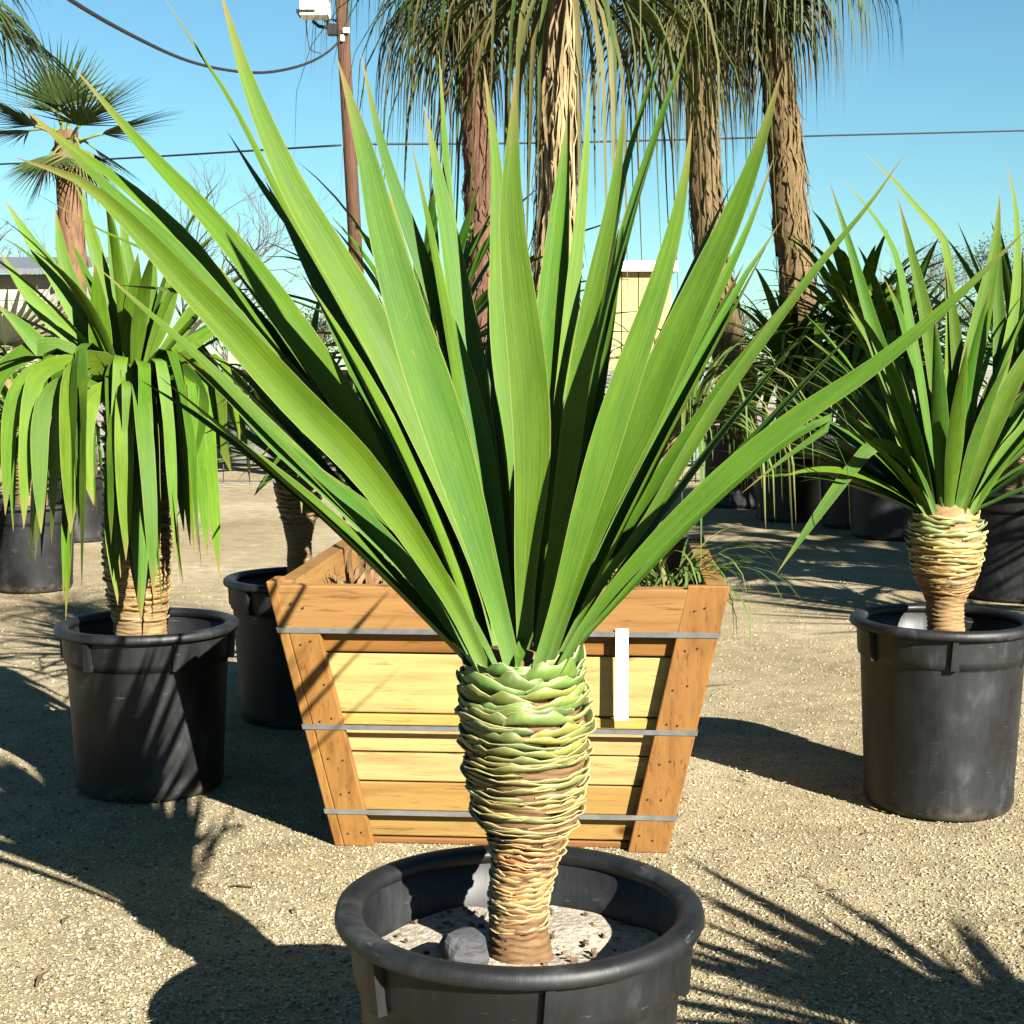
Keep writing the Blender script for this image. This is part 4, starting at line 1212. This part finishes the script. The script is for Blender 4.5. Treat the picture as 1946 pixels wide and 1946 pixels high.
# palm whose frond tips dip in at the top left
sp = [Vector((-3.6, 9.0, 0.42)), Vector((-3.65, 9.0, 2.2)), Vector((-3.72, 9.0, 3.85))]
make_pot((-3.6, 9.0, 0), 0.36, 0.6, 'black pot of a palm standing beyond the left side of the yard', 0.07, M_soil, seg=32, detail=False)
fan_palm(Vector((-3.6, 9.0, 0)), sp, (0.16, 0.12), 'palm whose frond tips dip in over the cable at the top left', crown(20, (70, -25), seed=5), colour=(0.33, 0.2, 0.1), lp_=0.6, lb=0.75, droop=0.6, key='corner')

# ------------------------------------------------------------------ utility pole, transformer, cables
PY_ = 26.0
pb = P(681, 700, PY_); ptp = P(640, -60, PY_)
dirp = (P(652, 60, PY_) - P(676, 480, PY_)).normalized()
bz = P(676, 480, PY_); base = bz - dirp * (bz.z / dirp.z)
pole = thing('utility_pole', 'leaning brown wooden utility pole carrying a white metal cabinet', 'pole', (base.x, PY_, 0))
mb = MB(); top = dirp * (8.6 / dirp.z)
mb.tube([Vector((0, 0, -0.1)), top * 0.5, top], [0.135, 0.12, 0.105], 14); mb.build('shaft', M_pole, pole)
off = pole.location
def ploc(x, y, dy=0.0): return P(x, y, PY_ + dy) - off
mb = MB()
c = (ploc(573, -30) + ploc(630, 28)) / 2; c.y -= 0.2
mb.box(c, (px2m(52, PY_), 0.4, px2m(75, PY_)))
ob = mb.build('cabinet', M_whitepaint, pole, smooth=False); bv = ob.modifiers.new('bevel', 'BEVEL'); bv.width = 0.02; bv.segments = 2
mb = MB(); mb.box(ploc(587, 31) + Vector((0, -0.2, 0)), (px2m(34, PY_), 0.42, 0.05)); mb.build('cabinet_base', M_darkmetal, pole, smooth=False)
mb = MB(); mb.tube([ploc(594, 40), ploc(606, 50), ploc(630, 54), ploc(645, 60)], 0.03, 8); mb.tube([ploc(600, 36), ploc(622, 32), ploc(640, 40)], 0.025, 8); mb.tube([ploc(616, 36), ploc(632, 52)], 0.03, 8)
mb.build('bracket', M_darkmetal, pole)
mb = MB(); mb.box(ploc(634, 60) + Vector((0, -0.12, 0)), (0.17, 0.2, 0.17)); mb.build('junction_box', M_darkmetal, pole, smooth=False)
mb = MB(); mb.box(ploc(660, 61) + Vector((0, -0.14, 0)), (0.11, 0.03, 0.085)); mb.build('marker_plate', M_whitepaint, pole, smooth=False)
mb = MB(); mb.lathe([(0.0, 0), (0.035, 0.0), (0.045, 0.03), (0.03, 0.05), (0.04, 0.08), (0.02, 0.11), (0, 0.11)], 10)
ob = mb.build('insulator', M_whitepaint, pole); ob.location = ploc(652, 82) + Vector((0, -0.13, 0))
mb = MB(); mb.tube([ploc(581, 36), ploc(584, 70), ploc(588, 92), ploc(598, 99), ploc(609, 101)], 0.010, 5); mb.build('drip_wire', M_cable, pole)

def cable(pts, r, label, n=6):
    mb = MB(); mb.tube(resample(pts, 40), r, n)
    return tag(mb.build('overhead_cable', M_cable), label, 'cable')
cable([P(641, 82, PY_ - 0.1), P(628, 95, PY_ - 1), P(600, 113, PY_ - 2), P(560, 128, PY_ - 3), P(500, 138, PY_ - 4.5), P(430, 133, PY_ - 6), P(350, 113, PY_ - 8), P(250, 67, PY_ - 10.5), P(140, 4, PY_ - 13), P(60, -60, PY_ - 15)], 0.021, 'thick black cable sagging from the pole towards the palm fronds')
cable([P(-300, 322, 34), P(0, 312, 31), P(250, 300, 28.5), P(648, 276, PY_)], 0.018, 'thin power line running left from the pole behind the young fan palm')
cable([P(668, 274, PY_), P(1000, 272, 28), P(1350, 264, 31), P(1600, 257, 34), P(2000, 247, 39), P(2400, 235, 44)], 0.019, 'thin power line running right from the pole behind the tall palms')

# ------------------------------------------------------------------ fence and buildings behind
FY = 16.8
fence = thing('wire_fence', 'galvanised wire panel fence along the back of the yard', 'fence', (0, FY, 0))
mb = MB()
for z in (0.12, 0.34, 0.56, 0.80, 1.05, 1.30): mb.tube([Vector((-9, 0, z)), Vector((9, 0, z))], 0.009, 5)
x = -9.0
while x < 9.01:
    mb.tube([Vector((x, 0.012, 0.10)), Vector((x, 0.012, 1.32))], 0.007, 4); x += 0.30
tag(mb.build('wire_mesh', M_galv, fence), kind='stuff')
for k in range(8):
    mb = MB(); xx = -8.75 + k * 2.5
    mb.tube([Vector((xx, -0.04, -0.05)), Vector((xx, -0.04, 1.45))], 0.028, 8); mb.build('post', M_galv, fence)
# pale low wall of boards behind the fence
wall = thing('board_fence', 'low weathered pale board fence standing behind the wire fence', 'fence', (0, 21, 0))
for k in range(9):
    for j in range(5):
        x0 = -9.5 + k * 2.25
        if k in (1,) and j > 3: continue
        mb = MB(); mb.box((x0 + 1.12, random.uniform(-0.006, 0.006), 0.17 + j * 0.27), (2.235, 0.03, 0.262))
        o = mb.build('board', M_board, wall, smooth=False); col(o, [c * random.uniform(0.8, 1.08) for c in (0.30, 0.29, 0.26)])
    mb = MB(); mb.box((-9.5 + k * 2.25, 0.07, 0.7), (0.09, 0.09, 1.45)); col(mb.build('post', M_board, wall, smooth=False), (0.4, 0.37, 0.32))
# cream clapboard shed at the far left
sh = P(-60, 700, 24)
shed = thing('clapboard_shed', 'cream clapboard shed behind the pale fan palm', 'shed', (sh.x, 24, 0))
for j in range(14):
    mb = MB(); z = 0.1 + j * 0.2
    mb.hexa([(-2.4, -0.02, z), (1.35, -0.02, z), (1.35, 0.02, z), (-2.4, 0.02, z)], [(-2.4, 0.0, z + 0.208), (1.35, 0.0, z + 0.208), (1.35, 0.02, z + 0.208), (-2.4, 0.02, z + 0.208)])
    col(mb.build('board', M_board, shed, smooth=False), [c * random.uniform(0.92, 1.05) for c in (0.62, 0.58, 0.46)])
mb = MB(); mb.box((-0.53, 1.5, 1.45), (3.7, 2.9, 2.88)); col(mb.build('wall', M_board, shed, smooth=False), (0.5, 0.47, 0.4))
mb = MB(); mb.hexa([(-2.7, -0.35, 2.9), (1.65, -0.35, 2.9), (1.65, 3.3, 3.35), (-2.7, 3.3, 3.35)], [(-2.7, -0.35, 2.98), (1.65, -0.35, 2.98), (1.65, 3.3, 3.43), (-2.7, 3.3, 3.43)])
mb.build('roof', M_galv, shed, smooth=False)
# tan building with white roof far behind
a, b = P(1150, 516, 42), P(1277, 516, 42)
tb_ = thing('tan_building', 'small tan panelled building with white roof far behind the leaves', 'building', (a.x, 42, 0))
W = b.x - a.x; Hh = a.z
nP = 4
for k in range(nP):
    mb = MB(); mb.box((W * (k + 0.5) / nP, 0.06, Hh / 2), (W / nP - 0.03, 0.1, Hh)); col(mb.build('panel', M_board, tb_, smooth=False), [c * random.uniform(0.95, 1.05) for c in (0.62, 0.48, 0.22)])
mb = MB(); mb.box((W / 2, 2.1, Hh / 2 - 0.01), (W - 0.04, 4.0, Hh - 0.02)); col(mb.build('wall', M_board, tb_, smooth=False), (0.5, 0.38, 0.18))
mb = MB(); mb.box((W / 2, 2.0, Hh + 0.14), (W + 0.3, 4.5, 0.28)); mb.build('roof', M_whitepaint, tb_, smooth=False)

# ------------------------------------------------------------------ bare trees and bushes in the distance
def bare_tree(x, Y, h, label, seed, spread=0.5, depth=6, r0=0.09, leafy=None, group=None):
    r = random.Random(seed)
    root = thing('bare_tree', label, 'tree', (x, Y, 0), group)
    tm = MB(); cm = MB(); tips = []
    def grow(p, d_, L, rad, lev):
        pts = [p]; q = p; dd = d_
        for i in range(3):
            dd = (dd + Vector((r.uniform(-1, 1), r.uniform(-1, 1), r.uniform(-0.2, 0.5))) * 0.16).normalized()
            q = q + dd * (L / 3); pts.append(q)
        (tm if lev == 0 else cm).tube(pts, [rad, rad * 0.88, rad * 0.76, rad * 0.64], 6 if lev < 2 else 3, cap=False)
        if lev >= depth: tips.append(q); return
        k = r.choice((2, 3, 3)) if lev else 4
        for i in range(k):
            a = r.uniform(0, 2 * PI)
            nd = (dd + (dd.orthogonal().normalized() * math.cos(a) + dd.cross(dd.orthogonal()).normalized() * math.sin(a)) * spread * r.uniform(0.6, 1.5) + Vector((0, 0, 0.12))).normalized()
            st = pts[r.choice((2, 3))] if lev else pts[3]
            grow(st, nd, L * r.uniform(0.6, 0.85), rad * 0.58, lev + 1)
    grow(Vector((0, 0, -0.05)), Vector((r.uniform(-.08, .08), 0, 1)).normalized(), h * 0.27, r0, 0)
    tm.build('trunk', M_twig, root); cm.build('crown', M_twig, root)
    if leafy:
        lm = MB()
        for q in tips:
            for _ in range(leafy):
                c = q + Vector((r.gauss(0, .25), r.gauss(0, .25), r.gauss(0, .2))); s = r.uniform(0.04, 0.10)
                u = Vector((r.uniform(-1, 1), r.uniform(-1, 1), r.uniform(-1, 1))).normalized(); v = u.orthogonal().normalized()
                lm.add([c - u * s, c + v * s * .5, c + u * s, c - v * s * .5], [(0, 1, 2, 3)])
        o = lm.build('foliage', M_bushleaf, root, smooth=False); tag(o, kind='stuff'); col(o, (0.055, 0.075, 0.03))
    return root
def tx(px, Y): return (px - 973) / F_PX * Y
bare_tree(tx(345, 34), 34, 7.4, 'leafless twiggy tree rising between the young fan palm and the pole', 3, 0.62, 6, 0.10)
bare_tree(tx(45, 30), 30, 5.6, 'leafless twiggy tree behind the pale fan palm', 8, 0.65, 6, 0.08)
bare_tree(tx(450, 40), 40, 4.4, 'low leafless thicket tree just left of the pole foot', 12, 0.7, 6, 0.07, 1)
for i, (px, Y, h, lf, lb_) in enumerate(((1560, 60, 6.0, None, 'low grey leafless tree right behind the thick ragged palm'), (1700, 62, 8.0, None, 'greyish leafless tree showing between the arching dark leaves'), (1765, 58, 7.2, 1, 'brownish thin-leaved tree beside the greyish leafless tree'),
                                  (1840, 64, 6.0, 1, 'low olive tree left of the dark leafy treetop'), (1905, 66, 8.8, 4, 'dark leafy treetop standing above the other far trees'), (1400, 60, 5.0, 1, 'low far tree between the two brown palm trunks'), (760, 60, 4.6, 2, 'low far tree to the right of the pole foot'), (590, 60, 4.8, 2, 'low far tree to the left of the pole foot'))):
    bare_tree(tx(px, Y), Y, h, lb_, 20 + i, 0.6, 6, 0.10, lf, 'trees far beyond the yard')
# hedge line closing the horizon
def bush(x, Y, w, h, label, seed):
    r = random.Random(seed); root = thing('bush', label, 'bush', (x, Y, 0), 'bushes along the far edge')
    mb = MB()
    for i in range(1500):
        a = r.uniform(0, 2 * PI); u = r.random() ** 0.4; zf = r.random()
        p = Vector((math.cos(a) * u * w / 2 * (1 - 0.5 * zf * zf), math.sin(a) * u * w * 0.25, zf * h * (0.75 + 0.25 * noise.noise(Vector((math.cos(a) * 2, seed, 0))))))
        s = r.uniform(0.06, 0.16)
        uu = Vector((r.uniform(-1, 1), r.uniform(-1, 1), r.uniform(-1, 1))).normalized(); v = uu.orthogonal().normalized()
        mb.add([p - uu * s, p + v * s * .5, p + uu * s, p - v * s * .5], [(0, 1, 2, 3)])
    o = mb.build('foliage', M_bushleaf, root, smooth=False); tag(o, kind='stuff'); col(o, [c * r.uniform(0.7, 1.3) for c in (0.075, 0.085, 0.04)])
    mb = MB(); mb.tube([Vector((0, 0, -0.05)), Vector((0, 0, h * 0.6))], [0.06, 0.03], 6); mb.build('stem', M_twig, root)
for k in range(11):
    bush(-17 + k * 3.4 + random.uniform(-.4, .4), 46 + random.uniform(-2, 2), 4.2, random.uniform(1.6, 2.8), 'grey-green bush in the row along the far edge of the yard', 60 + k)

# ------------------------------------------------------------------ plants standing beside the lens, whose shadows fall into view
def side_plant(x, Y, crown_z, r, h, potlabel, label, nl, L, W):
    make_pot((x, Y, 0), r, h, potlabel, 0.085, M_soil, seg=36, detail=False)
    tb = [(h - 0.13, 0.07, 0, 0), (h + 0.1, 0.065, 0, 0), (crown_z - 0.1, 0.10, 0, 0), (crown_z, 0.08, 0, 0), (crown_z + 0.03, 0.05, 0, 0)]
    root, _ = spiky((x, Y, 0), 0, label, 0, 0, 0, tabpx=tb)
    for i in range(nl):
        az = i * 2.39996; el = math.radians(84 - 90 * i / nl)
        proc_leaf(root, Vector((x, Y, crown_z - 0.02)), az, el, random.uniform(*L), random.uniform(*W), green(), droop=random.uniform(0.1, 0.6), r0=0.04, n=9, fine=False)
side_plant(2.15, 1.35, 0.95, 0.30, 0.55, 'black nursery pot standing beyond the right side of the gravel', 'spiky plant whose leaf shadows fall across the gravel by the big pot', 80, (0.45, 0.8), (0.05, 0.08))
side_plant(4.4, 5.4, 1.7, 0.34, 0.6, 'black nursery pot of the tall plant beyond the right side', 'tall spiky plant beyond the dusty pot shading the ground behind it', 60, (0.7, 1.2), (0.05, 0.075))
side_plant(5.3, 7.0, 2.1, 0.34, 0.6, 'black nursery pot of the tallest plant beyond the right side', 'tallest spiky plant far beyond the dusty pot shading the row of palms', 60, (0.7, 1.2), (0.05, 0.075))
for i, (x, Y, zt) in enumerate(((4.3, 7.2, 1.5), (5.6, 7.4, 3.4), (6.4, 9.3, 4.3))):
    make_pot((x, Y, 0), 0.4, 0.6, 'black pot of the %s wide fan palm beyond the right side' % ('low', 'middle', 'tall')[i], 0.07, M_soil, seg=28, detail=False)
    fan_palm(Vector((x, Y, 0)), [Vector((x, Y, 0.45)), Vector((x, Y, zt * 0.7)), Vector((x, Y, zt))], (0.16, 0.12), ('low', 'middle', 'tall')[i] + ' wide fan palm beyond the right side shading the gravel', crown(22, (75, -15), seed=30 + i), lp_=0.75, lb=1.0, droop=0.3, key='wide', stiff=0.6, w=0.06)

for o in bpy.data.objects:
    if 'trunk_name' in o: del o['trunk_name']
